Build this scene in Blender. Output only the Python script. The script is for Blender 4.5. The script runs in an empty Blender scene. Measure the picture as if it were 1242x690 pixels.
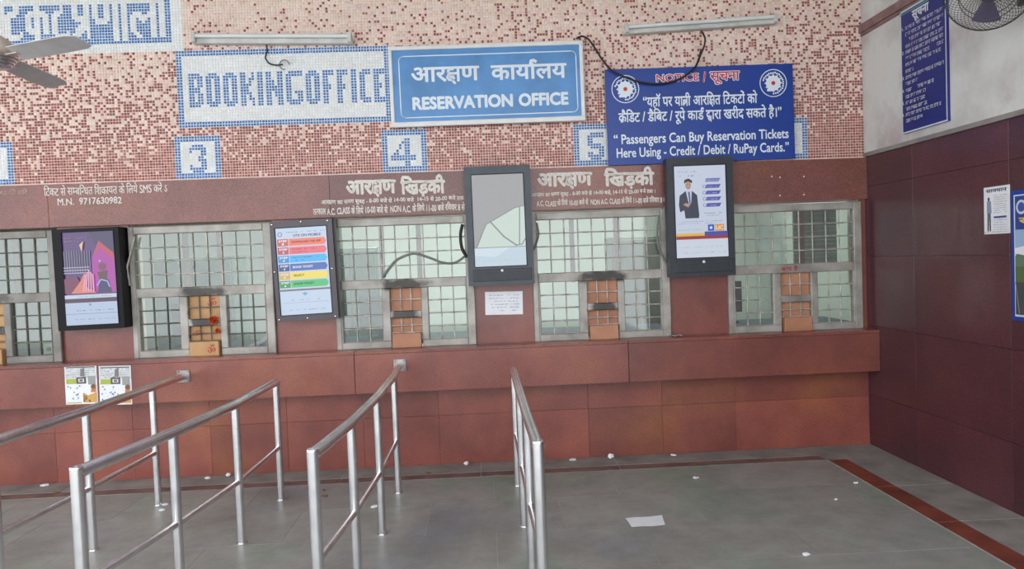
import bpy, bmesh, math, random
import numpy as np
from mathutils import Vector, Matrix
random.seed(7); rng = np.random.default_rng(7)
SC = bpy.context.scene; COL = SC.collection
# ------------------------------------------------------------ camera
F, CX, CY, D, H0 = 900.0, 621.0, 345.0, 6.4, 1.762
yaw, pitch, roll = [math.radians(v) for v in (2.2, 2.0, -2.15)]
fw = Vector((math.sin(yaw)*math.cos(pitch), math.cos(yaw)*math.cos(pitch), -math.sin(pitch)))
r0 = Vector((math.cos(yaw), -math.sin(yaw), 0)); u0 = r0.cross(fw)
rt = r0*math.cos(roll)+u0*math.sin(roll); up = u0*math.cos(roll)-r0*math.sin(roll)
cam = bpy.data.cameras.new('camera'); co = bpy.data.objects.new('camera', cam); COL.objects.link(co)
cam.sensor_width = 36; cam.lens = 36*F/1242; cam.clip_start = .05; cam.clip_end = 200
co.matrix_world = Matrix(((rt.x, up.x, -fw.x, 0), (rt.y, up.y, -fw.y, -D), (rt.z, up.z, -fw.z, H0), (0, 0, 0, 1)))
SC.camera = co
# ------------------------------------------------------------ world, lights, exposure
W = bpy.data.worlds.new('world'); SC.world = W; W.use_nodes = True
bg = W.node_tree.nodes['Background']; bg.inputs[0].default_value = (.93, .96, 1, 1); bg.inputs[1].default_value = 1.65
def area(name, loc, rot, sx, sy, e, col=(1, 1, 1)):
    l = bpy.data.lights.new(name, 'AREA'); l.shape = 'RECTANGLE'; l.size = sx; l.size_y = sy; l.energy = e; l.color = col
    o = bpy.data.objects.new(name, l); o.location = loc; o.rotation_euler = rot; COL.objects.link(o); return o
for x, e in ((-3.6, 5), (-.6, 27), (2.2, 17)): area('office_ceiling_light', (x, 1.3, 2.9), (0, 0, 0), 1.4, .3, e, (.97, 1, .96))
SC.view_settings.view_transform = 'Standard'; SC.view_settings.look = 'None'
SC.view_settings.exposure = 1.0; SC.view_settings.gamma = 1

# ------------------------------------------------------------ pixel -> world
def ray(x, y): return rt*((x-CX)/F) - up*((y-CY)/F) + fw
def PY(x, y, Y=0.0):
    d = ray(x, y); k = (Y+D)/d.y; return Vector((d.x*k, Y, d.z*k+H0))
def PX(x, y, X):
    d = ray(x, y); k = X/d.x; return Vector((X, d.y*k-D, d.z*k+H0))
def PZ(x, y, z=0.0):
    d = ray(x, y); k = (z-H0)/d.z; return Vector((d.x*k, d.y*k-D, z))

# ------------------------------------------------------------ materials
def s2l(c): return tuple(((v/255)/12.92 if v/255 <= .04045 else ((v/255+.055)/1.055)**2.4) for v in c)
class N:
    def __init__(s, name):
        s.m = bpy.data.materials.new(name); s.m.use_nodes = True; s.t = s.m.node_tree
        s.b = s.t.nodes['Principled BSDF']
    def n(s, typ, **kw):
        nd = s.t.nodes.new(typ)
        for k, v in kw.items():
            if k.startswith('i_'): nd.inputs[int(k[2:]) if k[2:].isdigit() else k[2:].replace('_', ' ')].default_value = v
            else: setattr(nd, k, v)
        return nd
    def l(s, a, b): s.t.links.new(a, b)
    def pos(s): return s.n('ShaderNodeNewGeometry').outputs['Position']
    def noise(s, scale, vec=None, detail=3, rough=.55):
        nd = s.n('ShaderNodeTexNoise'); nd.inputs['Scale'].default_value = scale; nd.inputs['Detail'].default_value = detail; nd.inputs['Roughness'].default_value = rough
        s.l(vec if vec is not None else s.pos(), nd.inputs['Vector']); return nd.outputs['Fac']
    def ramp(s, fac, stops):
        nd = s.n('ShaderNodeValToRGB'); e = nd.color_ramp.elements
        while len(e) < len(stops): e.new(.5)
        for q, (p, c) in zip(e, stops): q.position = p; q.color = (*c, 1) if len(c) == 3 else c
        s.l(fac, nd.inputs[0]); return nd.outputs[0]
    def mix(s, fac, a, b, typ='MIX'):
        nd = s.n('ShaderNodeMix', data_type='RGBA', blend_type=typ)
        for v, i in ((fac, 0), (a, 6), (b, 7)):
            if isinstance(v, (int, float)): nd.inputs[i].default_value = v
            elif isinstance(v, tuple): nd.inputs[i].default_value = (*v, 1)
            else: s.l(v, nd.inputs[i])
        return nd.outputs[2]
    def bump(s, fac, st, dist=.002):
        b = s.n('ShaderNodeBump'); b.inputs['Strength'].default_value = st; b.inputs['Distance'].default_value = dist
        s.l(fac, b.inputs['Height']); s.l(b.outputs[0], s.b.inputs['Normal'])
    def out(s, col=None, rough=.5, metal=0, coat=0, spec=.5):
        if col is not None:
            if isinstance(col, tuple): s.b.inputs['Base Color'].default_value = (*col, 1)
            else: s.l(col, s.b.inputs['Base Color'])
        s.b.inputs['Roughness'].default_value = rough; s.b.inputs['Metallic'].default_value = metal
        s.b.inputs['Coat Weight'].default_value = coat; s.b.inputs['Specular IOR Level'].default_value = spec
        return s.m
def plain(name, rgb, rough=.5, metal=0, var=.12, sc=9, coat=0, spec=.5):
    m = N(name); c = s2l(rgb); d = tuple(v*(1-var*2) for v in c); e = tuple(min(1, v*(1+var)) for v in c)
    return m.out(m.ramp(m.noise(sc), [(.3, d), (.7, e)]), rough, metal, coat, spec)
def granite(name, base, dark, light, rough=.3, coat=.15, cl=None):
    m = N(name); rnd = m.n('ShaderNodeObjectInfo').outputs['Random']
    cloud = m.ramp(m.noise(1.1, detail=4), [(.32, s2l(dark)), (.52, s2l(base)), (.72, s2l(light))])
    tone = m.ramp(rnd, [(0, (.80, .80, .80)), (1, (1.12, 1.06, 1.04))])
    c = m.mix(1.0, cloud, tone, 'MULTIPLY')
    sp = m.ramp(m.noise(160, detail=1), [(.36, (.45, .42, .42)), (.5, (1, 1, 1)), (.66, (1.6, 1.5, 1.45))])
    c = m.mix(.8, c, sp, 'MULTIPLY')
    st = m.ramp(m.noise(5, detail=6, rough=.7), [(.35, (.72, .7, .7)), (.6, (1, 1, 1))])
    c = m.mix(.55, c, st, 'MULTIPLY')
    m.bump(m.noise(40), .08)
    return m.out(c, rough, 0, coat)
M = {}
M['granite'] = granite('red_granite', (142, 82, 73), (118, 66, 60), (158, 98, 72))
M['header'] = granite('brown_granite', (128, 80, 74), (112, 70, 64), (134, 84, 68))
M['maroon'] = granite('maroon_granite', (86, 50, 58), (76, 43, 50), (95, 54, 56), .28, .2)
M['grout'] = plain('mosaic_grout', (238, 216, 206), .8, var=.08)
M['wgrout'] = plain('white_grout', (226, 230, 232), .8, var=.05)
M['plaster'] = (lambda m: (m.bump(m.noise(14, detail=6), .35, .01), m.out(m.mix(.7, m.ramp(m.noise(2.2, detail=5), [(.3, s2l((190, 186, 182))), (.6, s2l((216, 216, 212)))]), m.ramp(m.noise(.9, detail=6, rough=.7), [(.36, (.72, .60, .62)), (.5, (1, 1, 1))]), 'MULTIPLY'), .8))[1])(N('wall_plaster'))
M['ceil'] = plain('ceiling_paint', (205, 203, 196), .9)
M['concrete'] = plain('dusty_concrete', (142, 136, 132), .8, var=.15, sc=4)
M['trim'] = plain('old_trim_paint', (142, 112, 110), .7, var=.15)
def floor_mat():
    m = N('floor_stone'); rnd = m.n('ShaderNodeObjectInfo').outputs['Random']
    a = m.ramp(m.noise(.8, detail=4), [(.35, s2l((132, 131, 128))), (.5, s2l((152, 151, 147))), (.62, s2l((138, 142, 137)))])
    t = m.ramp(rnd, [(0, (.95, .955, .955)), (.5, (1, 1, 1)), (1, (1.03, 1.035, 1.03))])
    c = m.mix(1.0, a, t, 'MULTIPLY')
    g = m.ramp(m.noise(.9, detail=3), [(.36, (.95, .98, 1.12)), (.44, (1, 1, 1)), (.53, (1, 1, 1)), (.62, (.84, 1.03, .90))])
    c = m.mix(.8, c, g, 'MULTIPLY')
    d = m.ramp(m.noise(6, detail=8, rough=.7), [(.35, (.78, .77, .76)), (.62, (1.08, 1.08, 1.08))])
    c = m.mix(.7, c, d, 'MULTIPLY')
    m.bump(m.noise(25, detail=5), .12)
    return m.out(c, .42, 0, 0, .4)
M['floor'] = floor_mat()
M['joint'] = plain('floor_joint', (178, 176, 170), .8)
M['redstripe'] = plain('red_stone_stripe', (128, 66, 52), .5, var=.2, sc=5)
M['redstripe2'] = plain('dull_red_stripe', (118, 94, 90), .5, var=.25, sc=5)
M['steel'] = (lambda m: (m.bump(m.noise(60, detail=2), .03), m.out(m.ramp(m.noise(7, detail=5), [(.3, s2l((212, 212, 214))), (.7, s2l((240, 240, 242)))]), .27, 1))[1])(N('stainless_steel'))
M['weld'] = plain('dull_steel', (150, 146, 144), .4, 1)
def frame_mat(name, dirt, soot):
    m = N(name)
    c = m.ramp(m.noise(6, detail=6), [(.3, s2l((140, 134, 126))), (.65, s2l((178, 174, 168)))])
    oc = m.n('ShaderNodeTexCoord').outputs['Object']
    def blob(loc, sc, lo, hi):
        mp = m.n('ShaderNodeMapping'); mp.inputs['Location'].default_value = tuple(-l*s for l, s in zip(loc, sc)); mp.inputs['Scale'].default_value = sc
        m.l(oc, mp.inputs[0]); ln = m.n('ShaderNodeVectorMath', operation='LENGTH'); m.l(mp.outputs[0], ln.inputs[0])
        ad = m.n('ShaderNodeMath', operation='ADD'); m.l(ln.outputs['Value'], ad.inputs[0])
        sb = m.n('ShaderNodeMath', operation='MULTIPLY'); sb.inputs[1].default_value = .9; m.l(m.noise(9, detail=5), sb.inputs[0]); m.l(sb.outputs[0], ad.inputs[1])
        return m.ramp(ad.outputs[0], [(lo, (dirt,)*3), (hi, (1, 1, 1))])
    c = m.mix(1, c, blob((0, 0, .545), (2.1, 1, 8), .72, 1.4), 'MULTIPLY')
    c = m.mix(1, c, blob((0, 0, .28), (4.2, 1, 2.2), .8, 1.3), 'MULTIPLY')
    if soot < 1: c = m.mix(1, c, (soot,)*3, 'MULTIPLY')
    return m.out(c, .5, .25)
M['frame'] = frame_mat('grimy_painted_frame', .18, 1); M['frame_dark'] = frame_mat('sooty_painted_frame', .10, .62); M['frame_clean'] = frame_mat('clean_painted_frame', .8, 1)
M['bar'] = plain('grille_bar_paint', (190, 186, 178), .5, .3, .25, 14)
M['bar_dark'] = plain('grille_bar_dark', (112, 108, 102), .5, .3, .25, 14)
def glass():
    m = N('window_glass'); t = m.t; o = t.nodes['Material Output']; t.nodes.remove(m.b)
    tr = m.n('ShaderNodeBsdfTransparent'); tr.inputs[0].default_value = (.86, .93, .89, 1)
    gl = m.n('ShaderNodeBsdfGlossy'); gl.inputs['Roughness'].default_value = .04
    lw = m.n('ShaderNodeFresnel'); lw.inputs[0].default_value = 1.6
    ad = m.n('ShaderNodeMath', operation='ADD'); ad.inputs[1].default_value = .035; m.l(lw.outputs[0], ad.inputs[0])
    mx = m.n('ShaderNodeMixShader'); m.l(ad.outputs[0], mx.inputs[0]); m.l(tr.outputs[0], mx.inputs[1]); m.l(gl.outputs[0], mx.inputs[2]); m.l(mx.outputs[0], o.inputs[0])
    return m.m
M['glass'] = glass()
M['mullion'] = plain('red_mullion', (122, 62, 66), .5)
M['ply'] = (lambda m: m.out(m.ramp(m.noise(3.5, detail=6), [(.3, s2l((168, 124, 80))), (.7, s2l((198, 158, 110)))]), .6))(N('plywood'))
M['ply_red'] = (lambda m: m.out(m.ramp(m.noise(3.5, detail=6), [(.3, s2l((162, 108, 80))), (.7, s2l((190, 140, 110)))]), .6))(N('reddish_plywood'))
M['room'] = plain('office_wall_paint', (206, 211, 206), .8, var=.06, sc=2)
M['roomfloor'] = plain('office_floor', (110, 110, 108), .6)
M['cabinet'] = plain('green_steel_cabinet', (104, 128, 120), .5, .1)
M['cabinet_dk'] = plain('grey_steel_cabinet', (98, 100, 98), .5, .1)
M['desk'] = plain('dark_blue_desk', (62, 74, 92), .4)
M['blind'] = plain('grey_blind', (118, 122, 118), .7)
M['white'] = plain('white_paint', (228, 228, 226), .4, var=.04)
M['offwhite'] = plain('aged_white_paint', (205, 206, 200), .45, var=.1)
M['tube'] = plain('fluorescent_tube_glass', (225, 228, 226), .15, var=.03)
M['black'] = plain('black_plastic', (15, 14, 19), .45, var=.1, spec=.2)
M['darkgrey'] = plain('dark_grey_steel', (66, 72, 78), .42, .2, .08)
M['darkgrey2'] = plain('charcoal_steel', (50, 54, 60), .42, .2, .08)
M['brownframe'] = plain('dark_bezel', (74, 70, 74), .35, .2, .08)
M['cable'] = plain('black_cable', (34, 30, 30), .6)
M['greycable'] = plain('grey_cable', (120, 122, 118), .6)
M['signblue'] = plain('sign_blue', (84, 142, 200), .35, var=.09, sc=5)
M['noticeblue'] = plain('notice_blue', (18, 60, 148), .35, var=.05, sc=3)
M['deepblue'] = plain('deep_blue', (32, 44, 120), .4, var=.05, sc=3)
M['letter'] = plain('sign_letter_white', (226, 236, 244), .5, var=.02)
M['letter2'] = plain('painted_letter', (226, 220, 212), .7, var=.12, sc=60)
M['letter3'] = plain('faded_letter', (190, 160, 148), .7, var=.2, sc=60)
M['red'] = plain('sign_red', (206, 40, 60), .5, var=.04)
M['redpaint'] = plain('red_scrawl', (176, 52, 40), .6, var=.1)
M['paper'] = plain('white_paper', (232, 234, 238), .7, var=.03)
M['fanwhite'] = plain('fan_blade_grey', (196, 194, 196), .4, .1, .06)
M['fanbeige'] = plain('fan_motor_beige', (200, 182, 168), .45, .1, .06)
M['wire'] = plain('guard_wire', (96, 92, 94), .4, .6)
M['purple'] = plain('fan_blade_violet', (84, 76, 110), .4)
M['leaf'] = plain('dry_leaf_scrap', (120, 92, 60), .8)
M['tinsel'] = plain('red_tinsel', (206, 60, 30), .35, .2, .2, 60)
M['tinsel2'] = plain('gold_tinsel', (216, 140, 50), .35, .2, .2, 60)
def attr(name, emit=0, rough=.5, coat=0, jit=0):
    m = N(name); a = m.n('ShaderNodeAttribute'); a.attribute_name = 'Col'
    if emit:
        m.out((.02, .02, .02), .2, 0, 0); m.l(a.outputs[0], m.b.inputs['Emission Color']); m.b.inputs['Emission Strength'].default_value = emit
        return m.m
    c = a.outputs[0]
    if jit: c = m.mix(jit, c, m.ramp(m.noise(3, detail=6), [(.3, (.84, .82, .80)), (.6, (1.05, 1.05, 1.05))]), 'MULTIPLY')
    return m.out(c, rough, 0, coat)
M['tile'] = attr('mosaic_tile_glaze', rough=.3, jit=.5)
M['print'] = attr('printed_ink', rough=.5)
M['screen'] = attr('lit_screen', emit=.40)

# ------------------------------------------------------------ mesh helpers
class MB:
    def __init__(s): s.v = []; s.f = []; s.mi = []; s.c = []; s.sm = []
    def add(s, vs, fs, mi=0, col=None, smooth=False):
        o = len(s.v); s.v += [tuple(v) for v in vs]
        for f in fs: s.f.append(tuple(i+o for i in f)); s.mi.append(mi); s.c.append(col); s.sm.append(smooth)
        return s
    def box(s, x0, x1, y0, y1, z0, z1, mi=0, ch=0, col=None):
        if ch == 0:
            vs = [(x, y, z) for x in (x0, x1) for y in (y0, y1) for z in (z0, z1)]
            return s.add(vs, [(0, 1, 3, 2), (4, 6, 7, 5), (0, 4, 5, 1), (2, 3, 7, 6), (0, 2, 6, 4), (1, 5, 7, 3)], mi, col)
        c = ch; vs = []                     # chamfered front face (front = y0)
        for (a, b, y) in ((0, 0, y1), (0, 0, y0+c), (c, c, y0)):
            vs += [(x0+a, y, z0+b), (x1-a, y, z0+b), (x1-a, y, z1-b), (x0+a, y, z1-b)]
        fs = [(3, 2, 1, 0), (8, 9, 10, 11)]
        for k in (0, 4):
            for i in range(4): j = (i+1) % 4; fs.append((k+i, k+j, k+4+j, k+4+i))
        return s.add(vs, fs, mi, col)
    def tube(s, pts, r, n=12, mi=0, cap=True, smooth=True, closed=False):
        pts = [Vector(p) for p in pts]; vs = []; fs = []; m = len(pts); pn = None
        for i, p in enumerate(pts):
            a = pts[(i-1) % m] if (i or closed) else p; b = pts[(i+1) % m] if (i < m-1 or closed) else p
            t = (b-a).normalized()
            if pn is None: pn = t.orthogonal().normalized()
            pn = (pn - t*pn.dot(t)).normalized(); q = t.cross(pn)
            rr = r[i] if isinstance(r, (list, tuple)) else r
            for k in range(n):
                an = 2*math.pi*k/n; vs.append(p+(pn*math.cos(an)+q*math.sin(an))*rr)
        for i in range(m if closed else m-1):
            for k in range(n):
                a = i*n+k; b = i*n+(k+1) % n; j = ((i+1) % m)*n
                fs.append((a, b, j+(k+1) % n, j+k))
        s.add(vs, fs, mi, None, smooth)
        if cap and not closed: s.add([v for v in vs[:n]], [tuple(range(n))[::-1]], mi); s.add([v for v in vs[-n:]], [tuple(range(n))], mi)
        return s
    def lathe(s, prof, c=(0, 0, 0), n=24, axis='z', mi=0):
        vs = []; fs = []
        for (r, h) in prof:
            for k in range(n):
                a = 2*math.pi*k/n; x, y = r*math.cos(a), r*math.sin(a)
                p = (x, y, h) if axis == 'z' else ((x, h, y) if axis == 'y' else (h, x, y))
                vs.append((p[0]+c[0], p[1]+c[1], p[2]+c[2]))
        for i in range(len(prof)-1):
            for k in range(n): fs.append((i*n+k, i*n+(k+1) % n, (i+1)*n+(k+1) % n, (i+1)*n+k))
        fs.append(tuple(range(n))); fs.append(tuple(range((len(prof)-1)*n, len(prof)*n)))
        return s.add(vs, fs, mi, None, True)
    def poly(s, pts, y=0, mi=0, col=None):   # flat polygon in x,z at depth y, facing -y
        ar = sum(pts[i][0]*pts[(i+1) % len(pts)][1]-pts[(i+1) % len(pts)][0]*pts[i][1] for i in range(len(pts)))
        if ar < 0: pts = pts[::-1]
        return s.add([(p[0], y, p[1]) for p in pts], [tuple(range(len(pts)))], mi, col)
    def rect(s, x0, x1, z0, z1, y=0, col=None, mi=0): return s.poly([(x0, z0), (x1, z0), (x1, z1), (x0, z1)], y, mi, col)
    def disc(s, cx, cz, r, y=0, col=None, mi=0, n=20, rz=None): return s.poly([(cx+r*math.cos(2*math.pi*k/n), cz+(rz or r)*math.sin(2*math.pi*k/n)) for k in range(n)], y, mi, col)
    def ring(s, cx, cz, r, w, y=0, col=None, mi=0, n=28):
        for k in range(n):
            a, b = 2*math.pi*k/n, 2*math.pi*(k+1)/n
            s.poly([(cx+r*math.cos(a), cz+r*math.sin(a)), (cx+(r+w)*math.cos(a), cz+(r+w)*math.sin(a)), (cx+(r+w)*math.cos(b), cz+(r+w)*math.sin(b)), (cx+r*math.cos(b), cz+r*math.sin(b))], y, mi, col)
    def line(s, pts, w, y=0, col=None, mi=0):
        for (x0, z0), (x1, z1) in zip(pts, pts[1:]):
            dx, dz = x1-x0, z1-z0; L = math.hypot(dx, dz) or 1; nx, nz = -dz/L*w/2, dx/L*w/2; ex, ez = dx/L*w*.3, dz/L*w*.3
            s.poly([(x0+nx-ex, z0+nz-ez), (x1+nx+ex, z1+nz+ez), (x1-nx+ex, z1-nz+ez), (x0-nx-ex, z0-nz-ez)], y, mi, col)
    def scribble(s, x0, x1, z, h, y=0, col=None, mi=0, den=.8, head=False):
        x = x0
        while x < x1:
            w = random.uniform(.8, 3.2)*h; e = min(x+w, x1)
            if random.random() < den:
                if head: s.rect(x, e, z+h*.8, z+h, y, col, mi)
                k = x
                while k < e-h*.2:
                    if random.random() < .8: s.rect(k, k+h*.2, z+h*random.choice((0, .1, .3)), z+h*random.uniform(.7, 1), y, col, mi)
                    if random.random() < .6: s.rect(k, min(e, k+h*.5), z+h*random.choice((.05, .4)), z+h*random.choice((.3, .6)), y, col, mi)
                    k += h*.5
            x = e+h*.45
    def mesh(s, name, mats):
        me = bpy.data.meshes.new(name); me.from_pydata(s.v, [], s.f)
        for m in mats: me.materials.append(m)
        me.polygons.foreach_set('material_index', s.mi); me.polygons.foreach_set('use_smooth', s.sm)
        if any(c is not None for c in s.c):
            a = me.color_attributes.new('Col', 'FLOAT_COLOR', 'CORNER'); buf = []
            for f, c in zip(s.f, s.c):
                c = s2l(c) if c is not None else (.5, .5, .5); buf += [*c, 1]*len(f)
            a.data.foreach_set('color', buf)
        me.update(); return me
    def obj(s, name, mat, parent=None, **kw):
        return link(name, s.mesh(name, mat if isinstance(mat, (list, tuple)) else [mat]), parent, **kw)
def link(name, data, parent=None, loc=None, rot=None, label=None, cat=None, group=None, kind=None):
    o = bpy.data.objects.new(name, data); COL.objects.link(o)
    if parent: o.parent = parent
    if loc is not None: o.location = loc
    if rot is not None: o.rotation_euler = rot
    for k, v in (('label', label), ('category', cat), ('group', group), ('kind', kind)):
        if v: o[k] = v
    return o
def empty(name, loc=(0, 0, 0), rot=(0, 0, 0), **kw): return link(name, None, None, loc, rot, **kw)
def boxo(name, x0, x1, y0, y1, z0, z1, mat, parent=None, ch=0, **kw):
    return MB().box(x0, x1, y0, y1, z0, z1, ch=ch).obj(name, mat, parent, **kw)
def slab(parent, mat, x0, x1, y0, y1, z0, z1, ch=.001, gap=.0007, name='granite_slab'):
    cx, cz = (x0+x1)/2, (z0+z1)/2
    return MB().box(x0+gap-cx, x1-gap-cx, y0, y1, z0+gap-cz, z1-gap-cz, ch=ch).obj(name, mat, parent, loc=(cx, 0, cz))

# ------------------------------------------------------------ lettering
_tc = {}
def _raw(sx, off):
    k = (sx, off)
    if k in _tc: return _tc[k]
    cu = bpy.data.curves.new('t', 'FONT'); cu.body = sx; cu.size = 1; cu.resolution_u = 3; cu.offset = off
    o = bpy.data.objects.new('t', cu); COL.objects.link(o); bpy.context.view_layer.update()
    me = o.evaluated_get(bpy.context.evaluated_depsgraph_get()).to_mesh()
    vs = [(v.co.x, v.co.y) for v in me.vertices]; fs = [tuple(p.vertices) for p in me.polygons]
    o.to_mesh_clear(); bpy.data.objects.remove(o); bpy.data.curves.remove(cu)
    _tc[k] = (vs, fs); return _tc[k]
def _adv(sx):
    if sx.endswith('ि'): return _adv(sx+'य')-_adv('य')
    a = max(v[0] for v in _raw(sx+'|', 0)[0]); b = max(v[0] for v in _raw('|', 0)[0]); return a-b
def _stroke(paths, w):
    vs = []; fs = []
    for p in paths:
        for (x0, y0), (x1, y1) in zip(p, p[1:]):
            dx, dy = x1-x0, y1-y0; L = math.hypot(dx, dy) or 1; nx, ny = -dy/L*w/2, dx/L*w/2; ex, ey = dx/L*w*.35, dy/L*w*.35
            o = len(vs); vs += [(x0-nx-ex, y0-ny-ey), (x1-nx+ex, y1-ny+ey), (x1+nx+ex, y1+ny+ey), (x0+nx-ex, y0+ny-ey)]; fs.append((o, o+1, o+2, o+3))
    return vs, fs
HL = None
def text2d(tokens, off=.0):
    """tokens: strings, or ('half', c), ('kssa',), ('tra',), ('dva',), ('reph',), ('rakar',) joined left to right."""
    global HL
    if HL is None: HL = max(v[1] for v in _raw('य', 0)[0])
    H = HL-.03; w = .085; x = 0; V = []; Fc = []; bold = off; off = 0
    if isinstance(tokens, str): tokens = [tokens]
    for t in tokens:
        if isinstance(t, str): vs, fs = _raw(t, 0); ad = _adv(t)
        elif t[0] == 'half':
            vs, fs = _raw(t[1], off); ad0 = _adv(t[1]); cut = ad0-.20
            bm = bmesh.new(); bv = [bm.verts.new((p[0], p[1], 0)) for p in vs]
            for f in fs:
                try: bm.faces.new([bv[i] for i in f])
                except ValueError: pass
            bmesh.ops.bisect_plane(bm, geom=bm.verts[:]+bm.edges[:]+bm.faces[:], plane_co=(cut, 0, 0), plane_no=(1, 0, 0), clear_outer=True)
            bm.verts.index_update(); vs = [(v.co.x, v.co.y) for v in bm.verts]; fs = [tuple(v.index for v in f.verts) for f in bm.faces]; bm.free(); ad = cut
        elif t[0] == 'kssa':
            ad = .6; vs, fs = _stroke([[(0, H), (.6, H)], [(.49, H), (.49, 0)], [(.27, H), (.27, .52), (.17, .53), (.09, .47), (.10, .38), (.2, .33), (.49, .33)], [(.2, .33), (.09, .26), (.05, .15), (.11, .05), (.22, .04), (.31, .11), (.28, .19), (.18, .17)], [(.22, .05), (.34, -.11)]], .062)
        elif t[0] == 'tra':
            ad = .54; vs, fs = _stroke([[(0, H), (.54, H)], [(.43, H), (.43, 0)], [(.06, .36), (.43, .36)], [(.2, .36), (.06, .2), (.05, .12)], [(.4, .3), (.06, .03)]], w)
        elif t[0] == 'dva':
            ad = .56; vs, fs = _stroke([[(0, H), (.56, H)], [(.3, H), (.3, .47), (.14, .44), (.08, .33), (.12, .2), (.26, .16), (.4, .06)], [(.3, .26), (.2, .06), (.28, -.06), (.42, -.02), (.44, .1), (.34, .14)], [(.46, .2), (.46, -.14)]], w)
        elif t[0] == 'reph':
            ad = 0; vs, fs = _stroke([[(-.1, H), (-.2, H+.1), (-.18, H+.2), (-.08, H+.22), (0, H+.17)]], w)
        elif t[0] == 'rakar':
            ad = 0; vs, fs = _stroke([[(-.3, .2), (-.52, .02)]], w)
        o = len(V); V += [(p[0]+x, p[1]) for p in vs]; Fc += [tuple(i+o for i in f) for f in fs]; x += ad
    if bold:
        n0 = len(V); V0, F0 = V[:], Fc[:]
        for k, (dx, dy) in enumerate(((1, 0), (-1, 0), (0, 1), (0, -1), (.7, .7), (-.7, .7), (.7, -.7), (-.7, -.7)) if bold > .015 else ((1, 0), (-1, 0))):
            V = V+[(p[0]+dx*bold, p[1]+dy*bold) for p in V0]; Fc = Fc+[tuple(i+n0*(k+1) for i in f) for f in F0]
    return V, Fc
def lettering(parent, tokens, x0, x1, z0, z1, y, mat, off=.0, name='lettering', skew=0.0, hand=0, mb=None, mi=0, col=None):
    V, Fc = text2d(tokens, off)
    ax, bx = min(v[0] for v in V), max(v[0] for v in V); az, bz = min(v[1] for v in V), max(v[1] for v in V)
    P = []; par = list(range(len(V)))          # overlapping glyph pieces get hair-thin layers of their own
    def find(i):
        while par[i] != i: par[i] = par[par[i]]; i = par[i]
        return i
    for f in Fc:
        for i in f[1:]: par[find(i)] = find(f[0])
    lay = {}
    for i, (a, b) in enumerate(V):
        u = (a-ax)/(bx-ax); v = (b-az)/(bz-az); k = lay.setdefault(find(i), len(lay))
        P.append((x0+u*(x1-x0)+skew*v*(z1-z0), y-.00006*(k % 37), z0+v*(z1-z0)+(math.sin(u*37)*hand)))
    m = mb or MB(); m.add(P, Fc, mi, col)
    if mb: return m
    return m.obj(name, mat, parent)

# ------------------------------------------------------------ floor
XR = 3.37
fl = boxo('floor', -14, XR+.25, -14, .02, -.2, -.0022, M['joint'], kind='structure')
sw, sd = .92, .62
y = -.42; row = 0
while y > -4.6:
    x = 2.78-(.46 if row % 2 else 0)
    xs = [2.78]
    while xs[-1] > -4.8: xs.append((x := x-sw) if x-sw < xs[-1]-.1 else xs[-1]-.3)
    for a, b in zip(xs, xs[1:]):
        cx, cy = (a+b)/2, y-sd/2; g = .0018
        m = MB().box(b+g-cx, a-g-cx, -sd/2+g, sd/2-g, -.03, random.uniform(-.0006, .0004)); m.obj('floor_slab', M['floor'], fl, loc=(cx, cy, 0))
    y -= sd; row += 1
boxo('floor_paving', -14, 2.78, -14, y, -.03, 0, M['floor'], fl)
boxo('floor_paving', -14, xs[-1], y, .0, -.03, -.001, M['floor'], fl)
x = XR
k = 0
while x > -5:                                     # concrete margin along the back wall, red stripe in front of it
    n = max(x-1.15, -5.2); cx = (x+n)/2
    MB().box(n+.003-cx, x-.003-cx, -.27, .0, -.03, .0).obj('margin_slab', M['concrete'], fl, loc=(cx, 0, 0))
    if n < 2.78:
        e = min(x, 2.78); c2 = (e+n)/2
        MB().box(n+.003-c2, e-.003-c2, -.06, .06, -.03, .001).obj('stripe_slab', M['redstripe2'], fl, loc=(c2, -.345, 0))
    x = n
y = -.27
MB().box(2.78, XR, -.42, -.27, -.03, 0).obj('margin_slab', M['concrete'], fl)
y = -.42
while y > -6:
    MB().box(-.075, .075, -.36, .36, -.03, .001).obj('stripe_slab', M['redstripe'], fl, loc=(2.87, y-.365, 0))
    MB().box(-.21, .21, -.36, .36, -.03, .0).obj('margin_slab', M['concrete'], fl, loc=(3.158, y-.365, 0))
    y -= .73
boxo('floor_paving', 2.78, XR, -14, y, -.03, 0, M['floor'], fl)

# ------------------------------------------------------------ back wall
WX = [-4.16-.0, -2.375, -.672, 1.022, 2.722]      # window centres
WH, WZ0, WZ1 = .595, 1.035, 2.145
wb = MB()
wb.box(-9, XR, .02, .22, 0, WZ0)
ed = [-9]+[v for c in WX for v in (c-WH, c+WH)]+[XR]
for a, b in zip(ed[::2], ed[1::2]): wb.box(a, b, .02, .22, WZ0, WZ1+.02)
wb.box(-9, XR, .003, .22, WZ1+.02, 4.7)
wall = wb.obj('wall_back', M['grout'], kind='structure')
# lower cladding
xj = [XR]+[2.17-.65*i for i in range(12)]
xj = [v for v in xj if v > -5.6]+[-5.6]
for a, b in zip(xj, xj[1:]):
    slab(wall, M['granite'], b, a, 0, .02, 0, .43); slab(wall, M['granite'], b, a, 0, .02, .43, .70)
# pier slabs between the windows
for a, b in zip(ed[::2], ed[1::2]):
    a = max(a, -5.6)
    if b-a > .9: continue
    slab(wall, M['granite'], a, b, 0, .02, WZ0, WZ1+.02)
slab(wall, M['granite'], -5.6, WX[0]-WH, 0, .02, WZ0, WZ1+.02)
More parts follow.
